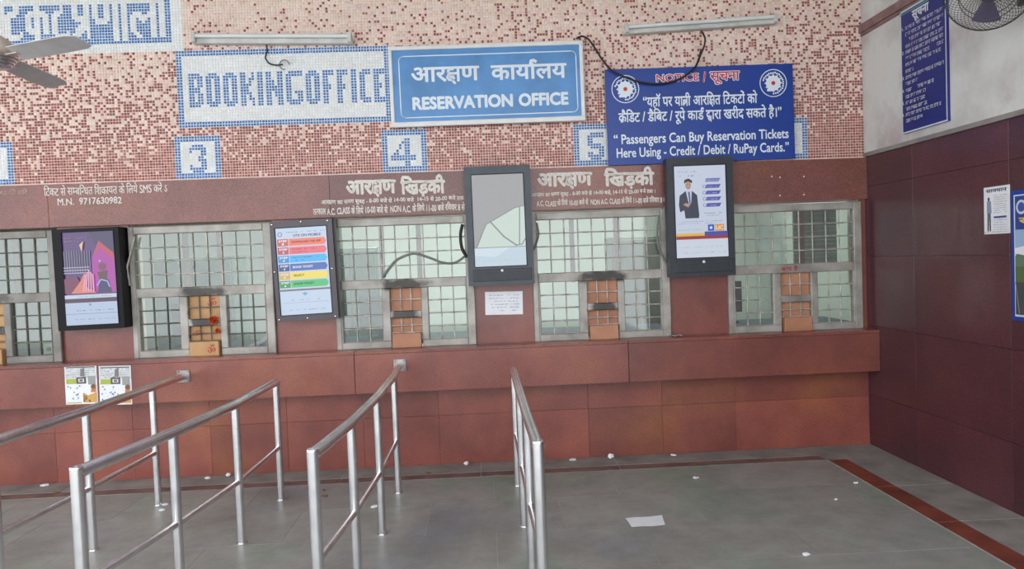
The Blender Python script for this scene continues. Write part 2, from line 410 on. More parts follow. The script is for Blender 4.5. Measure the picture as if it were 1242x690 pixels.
# header band
hx = [-5.6, -3.6, -1.27, .22, 1.4, XR]
for a, b in zip(hx, hx[1:]): slab(wall, M['header'], a, b, -.045, .02, WZ1+.02, 2.525, ch=.0015, gap=.0008)
boxo('header_cap', -5.6, XR, -.03, .02, 2.525, 2.535, M['grout'], wall)
# painted lettering on the header band
def hd(tokens, px0, px1, pyb, pyt, off=.0, hand=0, mat='letter2', skew=0):
    a = PY(px0, pyb[0], -.047); b = PY(px1, pyb[1], -.047); h = PY((px0+px1)/2, pyt, -.047).z; zb = (a.z+b.z)/2
    lettering(wall, tokens, a.x, b.x, zb, h, -.0465, M[mat], off, skew=skew, hand=hand)
hd(['िटकट से स', ('half', 'म'), 'बि', ('half', 'न'), 'धत िशकायत के िलये SMS करें ऽ'], 53.5, 203, (238, 233), 222.5, .015, .002)
hd(['M.N.  9717630982'], 70, 148, (249, 247), 239.5, .022, .002)
hd(['सहमित याित'], 0, 34, (238, 236), 229, .012, .002, 'letter3')
hd(['आर', ('kssa',), 'ण'], 420, 481, (240, 238), 218, .045, .003)
hd(['िखड', 'की'], 486, 540.5, (237, 234), 212, .045, .003)
hd(['.'], 511.5, 515, (238.5, 238.5), 235, .05)
hd(['आर', ('kssa',), 'ण का समय सुबह - 8-00 बजे से 14-00 बजे  14-15 से 20-00 बजे तक'], 390, 563, (250, 244), 238.5, .03, .003)
hd(['त', ('half', 'त'), 'काल A.C. CLASS के िलये 10-00 बजे से  NON A.C. के िलये 11-00 बजे रिववार 8 से'], 380, 564, (261, 255), 247.5, .03, .003)
hd(['आर', ('kssa',), 'ण'], 652, 719, (231, 228), 209, .045, .003)
hd(['िखड', 'की'], 733, 794, (227, 224), 202.5, .045, .003)
hd(['.'], 764, 767.5, (229, 229), 225.5, .05)
hd(['आर', ('kssa',), 'ण का समय सुबह - 8-00 बजे से 14-00 बजे, 14-15 से 20-00 बजे तक ।'], 645, 795, (241, 235), 230, .03, .003)
hd(['A.C. CLASS के िलये 10-00 बजे से  NON A.C. CLASS के िलये 11-00 बजे रिववार 8 से'], 651, 808, (251, 245), 239.5, .03, .003)
for px_, py_ in ((936, 214), (946, 215), (975, 214), (946, 237), (975, 236)):
    p = PY(px_, py_, -.046); MB().disc(p.x, p.z, .008, -.0462, (220, 200, 190), n=8).obj('paint_fleck', M['print'], wall)

# ------------------------------------------------------------ mosaic
p_ = .0238; X0 = XR-354*p_; Z0 = 2.537; NR = 76; NC = 354
PAL_R = [(160, 84, 78), (148, 76, 70), (170, 98, 90), (140, 84, 72), (178, 108, 100), (150, 92, 74)]
PAL_P = [(242, 222, 212), (236, 212, 198), (244, 230, 220), (240, 222, 204), (232, 200, 190)]
PAL_W = [(240, 240, 238), (234, 234, 232), (245, 245, 243), (238, 236, 234)]
PAL_B = [(56, 118, 186), (46, 104, 172), (70, 132, 196), (58, 122, 180)]
img = np.zeros((NR, NC, 3)); owner = np.zeros((NR, NC), int)
nz = rng.random((NR, NC))
def sm(a, k):
    b = a.copy()
    for dy in range(-k, k+1):
        for dx in range(-k, k+1): b += np.roll(np.roll(a, dy, 0), dx, 1)
    b -= b.min(); return b/b.max()
cl = sm(rng.random((NR, NC)), 5)
for r in range(NR):
    z = r*p_
    for c in range(NC):
        xx = X0+c*p_
        d = np.interp(z, [0, .12, .25, .40, .6, .85, 1.05, 1.25, 1.5], [.96, .93, .84, .68, .54, .38, .28, .12, .05])
        if xx > 2.7: d += np.interp(z, [.3, .9, 1.3], [.12, .05, .22])
        elif xx > .2: d += np.interp(z, [.8, 1.3], [0, .12])
        d += (cl[r, c]-.5)*.5*(1-abs(d-.5))
        if nz[r, c] < d:
            k = PAL_R[rng.integers(6)] if z < .9 else [(150, 66, 56), (160, 78, 66), (176, 116, 100), (140, 84, 66)][rng.integers(4)]
            if z < .35 and rng.random() < .3: k = (186, 124, 112)
        else: k = PAL_P[rng.integers(5)]
        img[r, c] = k
def put(x_left, row0, rows, own, frame_rows=None):
    c0 = round((x_left-X0)/p_)
    for i, s in enumerate(rows[::-1]):
        for j, ch in enumerate(s):
            r, c = row0+i, c0+j
            if 0 <= r < NR and 0 <= c < NC and ch != ' ':
                img[r, c] = (PAL_B if ch == '#' else PAL_W)[rng.integers(4)]; owner[r, c] = own
def panel(w, h, glyphs):
    g = [['#' if (i < 2 or j < 2 or i >= h-2 or j >= w-2) else '.' for j in range(w)] for i in range(h)]
    for (gx, gy, rows) in glyphs:
        for i, s in enumerate(rows):
            for j, ch in enumerate(s):
                if ch == '#': g[gy+i][gx+j] = '#'
    return [''.join(q) for q in g]
L = dict(B='####. ##### ##.## ##.## ##.## ####. ####. ##.## ##.## ##.## ##### ####.', O='.###. ##### ##.## ##.## ##.## ##.## ##.## ##.## ##.## ##.## ##### .###.',
 K='##..# ##..# ##.## ##.#. ####. ###.. ###.. ####. ##.#. ##.## ##..# ##..#', I='## ## ## ## ## ## ## ## ## ## ## ##',
 N='##..## ##..## ##..## ###.## ###.## ###### ###### ##.### ##.### ##..## ##..## ##..##', G='.##### ###### ##.... ##.... ##.... ##.... ##.... ##.### ##..## ##..## ###### .####.',
 F='#### #### ##.. ##.. ##.. ###. ###. ##.. ##.. ##.. ##.. ##..', C='.### #### ##.. ##.. ##.. ##.. ##.. ##.. ##.. ##.. #### .###', E='#### #### ##.. ##.. ##.. ###. ###. ##.. ##.. ##.. #### ####')
gl = [(x, 8, L[c].split()) for x, c in ((4, 'B'), (10, 'O'), (16, 'O'), (22, 'K'), (28, 'I'), (31, 'N'), (38, 'G'), (45, 'O'), (51, 'F'), (56, 'F'), (61, 'I'), (64, 'C'), (69, 'E'))]
put(-2.51, 18, panel(75, 27, gl), 2)
DG = {'3': '.####. ###### #...## ....## ...##. ...### ....## #...## ###### .####.', '4': '.....##.. ....###.. ...#.##.. ...#.##.. ..#..##.. .##..##.. ######### ######### .....##.. .....##..',
      '5': '.##### ###### ##.... ##.... #####. .##### ....## ##..## ###### .####.', '2': '.####. ###### #...## ....## ...##. ..##.. .##... ##.... ###### ######', '6': '.####. ###### ##.... ##.... #####. ###### ##..## ##..## ###### .####.'}
for x_, d_, ow in ((-2.566, '3', 3), (-.815, '4', 4), (.815, '5', 5), (2.498, '6', 6), (-4.28, '2', 7)):
    put(x_, 0, panel(16, 15, [(3 if d_ == '4' else 5, 3, DG[d_].split())]), ow)
HR = ['0-2,5-9,12-18,20-22,25-26,29,32-33,36,39,42-49,52,55-56', '0-2,5-9,12-18,20-22,25-26,29,32-33,36,39,42-49,52,55-56', '0,5-7,14-16,20-22,25-26,29,32-33,36,39,42-49,52,55-56',
 '4-6,15,19-22,25-26,29,32-33,36,39,42-43,47-48,52,55-56', '2-6,9,12,15,18-22,29,32-33,36,39,42,52,55-56', '2-6,9,12,15,18-23,29-30,36,39,42,45,49,52,55-56', '2-6,9,12,15,18-25,29-30,35-36,39,42,45-46,48-49,52,55-56',
 '2-6,9,12,15,18-24,29-36,39,42,45-49,52,55-56', '2-6,12,15,18-23,29-36,39,42,45-49,52,55-56', '2-4,6-7,12,15,18-20,22-23,27,29-36,39,42,45-49,52,55-56', '6-9,12-16,22,26-27,29-36,39,42-43,46-49,52,55-56',
 '0,5-9,12-17,21-22,25-27,29-36,39,42-44,47-49,52,55-56', '0-22,23-36,39,42-56', '0-56']
rows = []
for i in range(9): rows.append('.'*55+'##'+'....')
for h in HR:
    s = ['.']*61
    for q in h.split(','):
        a, *b = q.split('-'); b = int(b[0]) if b else int(a)
        for k in range(int(a), b+1): s[k] = '#'
    rows.append(''.join(s))
rows += ['.'*61]*3
xl = -2.53-57*p_
put(xl, 45, rows, 1); put(xl-24*p_, 45, ['.'*24]*26, 1)
info = {0: 'red, pink and cream tiles in a random scatter, denser red at the bottom', 1: 'blue mosaic panel with white lettering', 2: 'white mosaic panel reading BOOKING OFFICE in blue', 3: 'mosaic panel with the number 3', 4: 'mosaic panel with the number 4', 5: 'mosaic panel with the number 5', 6: 'mosaic panel mostly hidden by the blue notice', 7: 'mosaic panel cut by the left edge'}
yf, yb_, hs, hf = -.003, .004, p_*.40, p_*.335
for ow in range(8):
    rr, cc = np.nonzero(owner == ow); n = len(rr)
    cx = X0+(cc+.5)*p_+rng.normal(0, .0004, n); cz = Z0+(rr+.5)*p_+rng.normal(0, .0004, n); yy = yf+rng.normal(0, .0006, n)
    V = np.zeros((n, 8, 3)); sx = np.array([-1, 1, 1, -1]); sz = np.array([-1, -1, 1, 1])
    for k in range(4):
        V[:, k] = np.stack([cx+sx[k]*hf, yy, cz+sz[k]*hf], 1); V[:, k+4] = np.stack([cx+sx[k]*hs, np.full(n, yb_), cz+sz[k]*hs], 1)
    fq = np.array([(0, 1, 2, 3)]+[(4+k, 4+(k+1) % 4, (k+1) % 4, k) for k in range(4)])
    FF = (fq[None]+np.arange(n)[:, None, None]*8).reshape(-1, 4)
    me = bpy.data.meshes.new('mosaic_tiles'); me.vertices.add(n*8); me.vertices.foreach_set('co', V.reshape(-1))
    me.loops.add(len(FF)*4); me.loops.foreach_set('vertex_index', FF.reshape(-1)); me.polygons.add(len(FF)); me.polygons.foreach_set('loop_start', np.arange(len(FF))*4)
    me.update(calc_edges=True); me.materials.append(M['tile'])
    cv = img[rr, cc]/255; cv = np.where(cv <= .04045, cv/12.92, ((cv+.055)/1.055)**2.4)
    a = me.color_attributes.new('Col', 'FLOAT_COLOR', 'CORNER'); a.data.foreach_set('color', np.repeat(np.concatenate([cv, np.ones((n, 1))], 1), 20, 0).astype(np.float32).reshape(-1))
    link('mosaic_tiles', me, wall, kind='stuff', label=info[ow])

for xl_, xr_, a_, b_ in ((-2.51, -2.51+75*p_, 18, 45), (-4.4, -2.53+4*p_, 45, NR), (-2.566, -2.566+16*p_, 0, 15), (-.815, -.815+16*p_, 0, 15), (.815, .815+16*p_, 0, 15), (2.498, 2.498+16*p_, 0, 15), (-4.28, -4.28+16*p_, 0, 15)):
    q0 = X0+round((xl_-X0)/p_)*p_; q1_ = X0+round((xr_-X0)/p_)*p_; boxo('panel_grout', q0, q1_, .0012, .0035, Z0+a_*p_, Z0+b_*p_, M['wgrout'], wall)
# ------------------------------------------------------------ ledge
ledge = boxo('trim_1', -5.6, XR, -.17, 0, .70, 1.0, M['concrete'], kind='structure', label='red granite counter ledge running under the ticket windows')
lx = [-5.6, -3.4, -1.1, 1.2, XR]
for a, b in zip(lx, lx[1:]):
    slab(ledge, M['granite'], a, b, -.20, -.17, .68, 1.012, gap=.0025)
    o = MB().box(a+.002, b-.002, -.205, 0, 1.012, 1.037).obj('ledge_top_slab', M['granite'], ledge)
    MB().box(a+.002, b-.002, -.17, 0, .68, .70).obj('ledge_soffit_slab', M['granite'], ledge)

# ------------------------------------------------------------ right wall
wr = MB().box(XR+.02, XR+.25, -9, .22, 0, 2.53).box(XR+.0, XR+.25, -9, .22, 2.53, 4.7, mi=1).obj('wall_right', [M['concrete'], M['plaster']], kind='structure')
zs = [0, .455, 1.06, 1.665, 2.27, 2.53]; ys = [0, -.72, -1.78, -2.84, -3.9, -4.96, -6.0]
for z0, z1 in zip(zs, zs[1:]):
    for a, b in zip(ys, ys[1:]):
        cy, cz = (a+b)/2, (z0+z1)/2
        m = MB().box(-(a-b)/2+.0012, (a-b)/2-.0012, 0, .02, z0+.0012-cz, z1-.0012-cz, ch=.001)
        m.obj('granite_slab', M['maroon'], wr, loc=(XR, cy, cz), rot=(0, 0, -math.pi/2))
MB().box(XR-.022, XR, -7, 0, 2.53, 2.546).box(XR-.01, XR, -7, 0, 2.546, 2.566).obj('trim_2', M['concrete'], kind='structure')
MB().box(XR-.03, XR, -7, 0, 3.60, 3.67).box(XR-.015, XR, -7, 0, 3.575, 3.60).obj('trim_3', M['trim'], kind='structure')
boxo('ceiling', -9, XR+.25, -5.6, .22, 4.6, 4.8, M['ceil'], kind='structure')

# ------------------------------------------------------------ office behind the windows
orm = MB().box(-9, 3.6, 3.0, 3.1, 0, 3.1).obj('wall_office_back', M['room'], kind='structure')
MB().box(3.5, 3.6, .22, 3.0, 0, 3.1).obj('wall_office_right', M['room'], kind='structure')
MB().box(-9.1, -9, .0, 3.1, 0, 4.6).obj('wall_office_left', M['room'], kind='structure')
boxo('ceiling_office', -9, 3.6, .22, 3.0, 3.0, 3.1, M['ceil'], kind='structure')
boxo('floor_office', -9, 3.6, .22, 3.1, -.2, 0, M['roomfloor'], kind='structure')

def window(i, cx, frame='frame', bar='bar', ply='ply', muls=(), bar_low=None, skip_lower=False):
    w = empty(f'window_{i}', (cx, 0, WZ0), kind='structure')
    fr = MB(); A, B = -.035, .03; h = 1.11
    def b(x0, x1, z0, z1, a=A, bb=B): fr.box(x0-WH, x1-WH, a, bb, z0, z1, ch=.006)
    b(0, .045, 0, h); b(1.12, 1.19, 0, h); b(.045, 1.12, 1.047, h); b(.045, 1.12, .51, .59); b(.045, .465, 0, .062); b(.73, 1.12, 0, .062)
    b(.045, .06, .062, .51); b(.395, .465, .062, .51); b(.73, .79, .062, .51); b(1.11, 1.12, .062, .51)
    b(.465, .73, .255, .315)
    fr.obj('window_frame', M[frame], w)
    bars = {}
    def bar_(x0, z0, x1, z1, y, mat):
        L_ = round(math.hypot(x1-x0, z1-z0), 3); vert = abs(x1-x0) < 1e-6; k = (L_, vert, mat)
        if k not in bars:
            m = MB(); m.tube([(0, 0, 0), (0, 0, L_)] if vert else [(0, 0, 0), (L_, 0, 0)], .0055, 6); bars[k] = m.mesh('grille_bar', [M[mat]])
        link('grille_bar', bars[k], w, loc=(x0-WH, y, z0))
    bl = bar_low or bar
    for k in range(1, 9): bar_(.045+k*.1195+random.uniform(-.003, .003), .59, .045+k*.1195, .59+.457, -.006, bar) if False else bar_(.045+k*.1195, .59, .045+k*.1195, 1.047, -.006, bar)
    for k in range(1, 4): bar_(.045, .59+k*.114, 1.12, .59+k*.114, -.017, bar)
    for a in (.06, .79):
        ww = (.335 if a == .06 else .32)
        for k in (1, 2): bar_(a+ww*k/3, .062, a+ww*k/3, .51, -.006, bl)
        for k in (1, 2, 3): bar_(a, .062+.112*k, a+ww, .062+.112*k, -.017, bl)
    for k in (1, 2): bar_(.465+.265*k/3, .315, .465+.265*k/3, .51, -.006, bl); bar_(.465+.265*k/3, .126, .465+.265*k/3, .255, -.006, bl)
    bar_(.465, .412, .73, .412, -.017, bl); bar_(.465, .19, .73, .19, -.017, bl); bar_(.465, .128, .73, .128, -.017, bl)
    P_ = M[ply]
    boxo('plywood_board', .467-WH, .728-WH, .006, .022, .30, .51, P_, w, ch=.002)
    boxo('plywood_board', .467-WH, .728-WH, .006, .022, .12, .27, P_, w, ch=.002)
    boxo('plywood_tray', .475-WH, .72-WH, -.07, .02, .002, .125, P_, w, ch=.004)
    for x0, x1, z0, z1 in ((.045, .40, .59, 1.047), (.40, .78, .59, 1.047), (.78, 1.12, .59, 1.047), (.06, .395, .062, .51), (.79, 1.11, .062, .51)):
        MB().box(x0-WH, x1-WH, .002, .005, z0, z1).obj('glass_pane', M['glass'], w)
    for m_ in muls: boxo('mullion', m_-WH-.02, m_-WH+.02, .06, .10, .50, 1.11, M['mullion'], w)
    return w
w0 = window(1, WX[0], 'frame_dark', 'bar_dark', 'ply', (.12, .8))
w1 = window(2, WX[1], 'frame', 'bar', 'ply', (.43, .72), 'bar_dark')
w2 = window(3, WX[2], 'frame', 'bar', 'ply_red', (.40, .72))
w3 = window(4, WX[3], 'frame', 'bar', 'ply_red', (.36, .75))
w4 = window(5, WX[4], 'frame_clean', 'bar', 'ply_red', (.70,))
# rivets / bent strip / scribbles on windows
m = MB(); m.tube([(-.53, -.05, 1.03), (-.555, -.055, .93), (-.60, -.06, .78), (-.59, -.05, .62)], .009, 6); m.obj('bent_strip', M['bar'], w1)
lettering(w4, ['ब', ('half', 'न'), 'द है'], -.13, .02, .525, .575, -.0365, M['redpaint'], .02, name='scrawl')
for (a, b, c, d) in ((-.12, -.03, .17, .22), (.02, .10, .42, .49), (.03, .10, .03, .10)):
    lettering(w1, ['ॐ'], a, b, c, d, (.0045 if c > .12 else -.0715), M['redpaint'], .01, name='scrawl')
# ---- office contents seen through the glass
def thing_cab(name, x, y, w_, d_, h_, mat, label, doors=2):
    t = empty(name, (x, y, 0), label=label, cat='cabinet')
    boxo('carcass', -w_/2, w_/2, 0, d_, 0, h_, mat, t, ch=.01)
    for k in range(doors):
        a = -w_/2+.02+k*(w_-.04)/doors; b = a+(w_-.04)/doors-.008
        dd = boxo('door', a, b, -.016, 0, .06, h_-.03, mat, t, ch=.004)
        MB().box(b-.05, b-.03, -.035, -.016, h_*.5, h_*.5+.12).obj('handle', M['weld'], dd)
    return t
thing_cab('steel_cabinet', -1.32, 1.08, .56, .45, 1.93, M['cabinet'], 'tall green steel cabinet inside the office behind the third window')
thing_cab('steel_cabinet', 1.75, 1.6, .7, .45, 1.95, M['cabinet_dk'], 'grey steel cabinet inside the office behind the fourth window')
thing_cab('steel_cabinet', -2.95, 1.3, .8, .45, 1.9, M['cabinet'], 'grey green cabinet standing inside the office behind the second window')
def desk(x, label):
    t = empty('counter_desk', (x, .38, 0), label=label, cat='desk', group='clerk desks behind the windows')
    boxo('desk_top', -.7, .7, 0, .6, 1.02, 1.06, M['desk'], t, ch=.004)
    for s in (-1, 1): boxo('side_panel', s*.66-.02, s*.66+.02, .02, .58, 0, 1.02, M['desk'], t)
    boxo('front_panel', -.64, .64, .04, .06, .3, 1.02, M['desk'], t)
def monitor(x, y, rz, label):
    t = empty('computer_monitor', (x, y, 1.06), (0, 0, rz), label=label, cat='monitor')
    boxo('casing', -.2, .2, -.02, .03, .1, .4, M['black'], t, ch=.006); boxo('stand', -.03, .03, -.01, .03, .01, .12, M['black'], t); boxo('foot', -.12, .12, -.07, .09, 0, .012, M['black'], t)
for x, n in zip(WX, ('first', 'second', 'third', 'fourth', 'fifth')): desk(x, f'dark blue clerk desk inside, behind the {n} window from the left')
monitor(WX[0]+.42, .62, .4, 'dark computer monitor on the desk behind the leftmost window')
monitor(WX[1]-.36, .62, -.3, 'dark computer monitor on the desk behind the second window, left pane')
monitor(WX[2]-.30, .62, .25, 'dark computer monitor on the desk behind the third window, left pane')
monitor(WX[4]-.4, .72, .25, 'dark computer monitor on the desk behind the fifth window, left pane')
# paper stack / blind behind window 5
bl = empty('window_blind', (3.05, .30, 1.55), label='grey slatted blind hanging inside the rightmost ticket window', cat='blind')
for k in range(14): MB().box(-.2, .2, -.01, .012, 0, .0385).obj('slat', M['blind'], bl, loc=(0, 0, k*.04))
for q in (-.15, .15): MB().tube([(q, 0, .5), (q, 0, 1.449)], .003, 5).obj('cord', M['blind'], bl)
tb = empty('switch_box', (-3.93, .42, 1.06), label='small white switch box on the desk behind the leftmost window', cat='switch')
boxo('box_body', -.05, .05, 0, .03, 0, .09, M['white'], tb, ch=.004); boxo('socket', -.02, .02, -.004, 0, .03, .06, M['black'], tb)
# rosette on window 2
def rosette(px, py, r, label):
    p = PY(px, py, -.05); m = MB()
    for k in range(90):
        a, b = random.uniform(0, 6.28), random.uniform(.2, 1); d = Vector((math.cos(a)*b, -math.sqrt(max(0, 1-b*b))*.7, math.sin(a)*b))
        q = d*r; t = d.orthogonal().normalized()*r*.16; s_ = d.cross(t).normalized()*r*.16
        m.add([q*.5, q+t, q*1.05+s_, q-t], [(0, 1, 2), (0, 2, 3)], random.choice((0, 0, 1)))
    m.disc(0, 0, r*.8, .01, mi=0)
    m.obj('tinsel_rosette', [M['tinsel'], M['tinsel2']], loc=p, label=label, cat='ornament')
rosette(259.5, 388, .042, 'round red and gold tinsel rosette tied to the grille above the counter tray')
rosette(264, 401, .026, 'smaller loose tuft of red tinsel on the grille just below the round rosette')

# ------------------------------------------------------------ flat board frame helper
def frame_of(c, Y):
    q = [PY(x, y, Y) for x, y in c]        # TL TR BR BL
    w = ((q[1]-q[0]).length+(q[2]-q[3]).length)/2; h = ((q[0]-q[3]).length+(q[1]-q[2]).length)/2
    e = (q[1]-q[0])+(q[2]-q[3]); l = (q[0]-q[3])+(q[1]-q[2])
    ang = (math.atan2(e.z, e.x)+math.atan2(-l.x, l.z))/2
    cen = (q[0]+q[1]+q[2]+q[3])/4; loc = cen-Vector((-math.sin(ang), 0, math.cos(ang)))*h/2
    return loc, (0, -ang, 0), w, h
# ---- reservation office sign
loc, rot, w, h = frame_of([(470, 56), (706, 50), (711, 147), (475, 154)], -.07)
t = empty('sign_board', loc, rot, label='light blue RESERVATION OFFICE board with white frame, white Hindi and English lettering', cat='sign')
boxo('backing', -w/2+.01, w/2-.01, .015, .065, .01, h-.01, M['offwhite'], t)
b = .042; m = MB(); m.box(-w/2, w/2, -.01, .02, 0, b, ch=.005); m.box(-w/2, w/2, -.01, .02, h-b*.8, h, ch=.005); m.box(-w/2, -w/2+b*.75, -.01, .02, b, h-b*.8, ch=.005); m.box(w/2-b*.75, w/2, -.01, .02, b, h-b*.8, ch=.005)
m.obj('frame', M['white'], t, label='white frame')
boxo('face_panel', -w/2+.02, w/2-.02, .002, .015, .02, h-.02, M['signblue'], t)
def fx(f): return -w/2+f*w
m = MB(); pts = []
x0, x1, z0, z1, r_ = fx(.052), fx(.962), h*.115, h*.875, .04
for (cx, cz, a0) in ((x1-r_, z1-r_, 0), (x0+r_, z1-r_, 90), (x0+r_, z0+r_, 180), (x1-r_, z0+r_, 270)):
    for k in range(7): a = math.radians(a0+k*15); pts.append((cx+r_*math.cos(a), cz+r_*math.sin(a)))
m.line(pts+pts[:1], .008, .001); m.obj('border_line', M['letter'], t)
lettering(t, ['आर', ('kssa',), 'ण'], fx(.112), fx(.462), h*.51, h*.735, .0008, M['letter'], .025)
lettering(t, ['काया', ('reph',), 'लय'], fx(.52), fx(.912), h*.54, h*.795, .0008, M['letter'], .025)
lettering(t, 'RESERVATION', fx(.112), fx(.628), h*.205, h*.37, .0008, M['letter'], .045)
lettering(t, 'OFFICE', fx(.657), fx(.915), h*.205, h*.37, .0008, M['letter'], .045)
# ---- notice board
loc, rot, w, h = frame_of([(735, 86), (962, 75), (964, 190), (737, 203)], -.072)
t = empty('notice_board', loc, rot, label='dark blue bilingual NOTICE board about buying tickets by card, red heading', cat='sign')
boxo('panel', -w/2, w/2, .001, .02, 0, h, M['noticeblue'], t, ch=.002)
def tx(tok, a, b, c, d, mat='letter', off=.0, y=0.0, name='lettering'): return lettering(t, tok, fx(a), fx(b), h*c, h*d, y, M[mat], off, name)
for mat, off, y in (('letter', .065, 0.0), ('red', .02, -.0006)):
    e = (.065-off)*.12/1.6
    tx('NOTICE', .266+e, .498-e, .845+e*2, .935-e*2, mat, off, y); tx('/', .516, .535, .83, .95, mat, off, y); tx('सूचना', .552+e, .717-e, .80+e*2, .945-e*2, mat, off, y)
tx(['“यहॉ पर या', ('tra',), 'ी आरि', ('kssa',), 'त िटकटों को'], .195, .805, .575, .735, 'letter', .02)
tx(['क', ('rakar',), 'ैिडट / डैिबट / रूपे का', 'ड', ('reph',), ' ', ('dva',), 'ारा खरीद सकते है।”'], .062, .933, .405, .58, 'letter', .02)
tx('“ Passengers Can Buy Reservation Tickets', .033, .967, .185, .32, 'letter', .018)
tx('Here Using - Credit / Debit / RuPay Cards.”', .045, .967, .045, .178, 'letter', .018)
for f, g in ((.104, .79), (.893, .80)):
    cx, cz, r_ = fx(f), h*g, .112; m = MB()
    m.ring(cx, cz, r_, .007, 0); m.disc(cx, cz, r_*.58, -.0003)
    for k in range(30):
        if 18 < k < 27: continue
        a = -math.pi/2+2*math.pi*(k+3)/30; q = r_*(.78+random.uniform(-.03, .03)); m.disc(cx+q*math.cos(a), cz+q*math.sin(a), .0085, 0, n=6)
    m.disc(cx, cz, r_*.16, -.0006, mi=1, n=9)
    for k in range(12):
        a = 2*math.pi*k/12; m.line([(cx+r_*.5*math.cos(a), cz+r_*.5*math.sin(a)), (cx+r_*.64*math.cos(a), cz+r_*.64*math.sin(a))], .012, -.0002)
    m.rect(cx-r_*.5, cx+r_*.1, cz-r_*.62, cz-r_*.42, -.0004)
    m.obj('emblem', [M['letter'], M['red']], t)

# ---- displays
def display(kind, corners, d, label, case, cat='screen', inset=(.11, .89, .16, .93), speaker=True, back=.002):
    loc, rot, w, h = frame_of(corners, -d); t = empty(kind, loc, rot, label=label, cat=cat)
    cs = MB(); x0, x1, z0, z1 = -w/2+inset[0]*w, -w/2+inset[1]*w, inset[2]*h, inset[3]*h
    cs.box(-w/2, w/2, .02, d-back, 0, h)
    for q in ((-w/2, x0, 0, h), (x1, w/2, 0, h), (x0, x1, 0, z0), (x0, x1, z1, h)): cs.box(q[0], q[1], 0, .021, q[2], q[3], ch=.004 if False else 0)
    cs.obj('casing', M[case], t)
    m = MB(); m.box(x0-.006, x0, -.003, .012, z0-.006, z1+.006); m.box(x1, x1+.006, -.003, .012, z0-.006, z1+.006); m.box(x0, x1, -.003, .012, z0-.006, z0); m.box(x0, x1, -.003, .012, z1, z1+.006); m.obj('bezel', M['black'], t)
    if speaker:
        sp = MB().box(-w*.43, w*.46, -.006, .0, h*.035, h*.135, ch=.003).obj('speaker_panel', M['darkgrey2'], t)
        m = MB()
        for sx in (-1, 1):
            for i in range(9):
                for j in range(4): m.disc(sx*(w*.07+i*w*.038)+w*.015, h*(.05+j*.018), .0035, -.0064, n=6)
        m.obj('speaker_holes', M['black'], sp, kind='stuff')
        MB().lathe([(.012, -.006), (.012, -.010), (.008, -.012)], (w*.015, 0, h*.122), 12, 'y').obj('power_button', M['white'], t, label='small round white button')
    # local picture coordinates: u,v in 0..1 within the screen (v up)
    def U(u): return x0+u*(x1-x0)
    def V(v): return z0+v*(z1-z0)
    return t, U, V, w, h
class Pic:
    def __init__(s, U, V): s.m = MB(); s.U = U; s.V = V; s.y = .012
    def up(s): s.y -= .0005; return s.y
    def rect(s, a, b, c, d, col): s.m.rect(s.U(a), s.U(b), s.V(c), s.V(d), s.up(), col)
    def poly(s, pts, col): s.m.poly([(s.U(u), s.V(v)) for u, v in pts], s.up(), 0, col)
    def disc(s, u, v, r, col): s.m.disc(s.U(u), s.V(v), r, s.up(), col)
    def line(s, pts, w, col): s.m.line([(s.U(u), s.V(v)) for u, v in pts], w, s.up(), col)
    def scr(s, a, b, v, hh, col, den=.8): s.m.scribble(s.U(a), s.U(b), s.V(v), hh, s.up(), col, den=den)
    def txt(s, tok, a, b, c, d, col, off=.02): lettering(None, tok, s.U(a), s.U(b), s.V(c), s.V(d), s.up(), None, off, mb=s.m, col=col)
    def done(s, t, mat='screen', name='screen_picture'): return s.m.obj(name, M[mat], t)
# display left: poster-like video
t, U, V, w, h = display('wall_display', [(61, 278), (142, 275.5), (152, 398), (72, 401)], .17, 'black wall display with a purple picture, leftmost of the screens', 'black', inset=(.14, .92, .05, .965), speaker=False)
s = Pic(U, V); s.rect(0, 1, 0, 1, (70, 60, 110)); s.rect(0, 1, .33, 1, (84, 52, 118)); s.poly([(.5, 1), (1, 1), (1, .72), (.62, .86)], (60, 48, 96))
s.poly([(.52, .34), (.55, .72), (.7, .9), (.88, .8), (1, .72), (1, .34)], (176, 56, 168)); s.poly([(.58, .72), (.7, .9), (.98, .76), (.98, .68), (.72, .82)], (196, 70, 96))
s.disc(.74, .62, .032, (122, 60, 92)); s.poly([(.64, .56), (.84, .58), (.8, .44), (.68, .46)], (96, 58, 60)); s.poly([(.62, .34), (.68, .48), (.84, .48), (.9, .34)], (52, 44, 100))
s.line([(.62, .42), (.7, .48), (.82, .46), (.86, .4)], .01, (150, 190, 240)); s.disc(.7, .68, .009, (190, 170, 230))
s.rect(0, .52, .57, .8, (52, 40, 84))
for k in range(11): s.line([(.02+k*.05, .56), (.02+k*.05, .8)], .004, (170, 160, 200))
for k in range(3): s.line([(0, .56+k*.03), (.5, .56+k*.03)], .006, (196, 186, 214))
s.poly([(0, .34), (0, .5), (.25, .52), (.42, .34)], (120, 34, 84)); s.poly([(.12, .34), (.3, .46), (.4, .56), (.44, .4), (.62, .34)], (226, 130, 110))
for k in range(5): s.line([(.36+k*.05, .36), (.42+k*.035, .58-.02*abs(k-2))], .011, (240, 170, 200))
s.poly([(.34, .86), (.38, .78), (.42, .9)], (236, 200, 150)); s.scr(.05, .5, .93, .010, (170, 130, 170)); s.scr(.05, .38, .895, .010, (170, 130, 170))
for k in range(3): s.scr(.05, .35, .86-.025*k, .006, (140, 110, 160))
s.rect(0, 1, .285, .325, (205, 212, 236)); s.scr(.2, .9, .30, .006, (90, 90, 120)); s.rect(0, 1, .24, .285, (70, 36, 70)); s.rect(0, 1, 0, .24, (186, 204, 232))
for v in (.15, .055): s.scr(.05, .95, v, .008, (90, 104, 140), .5)
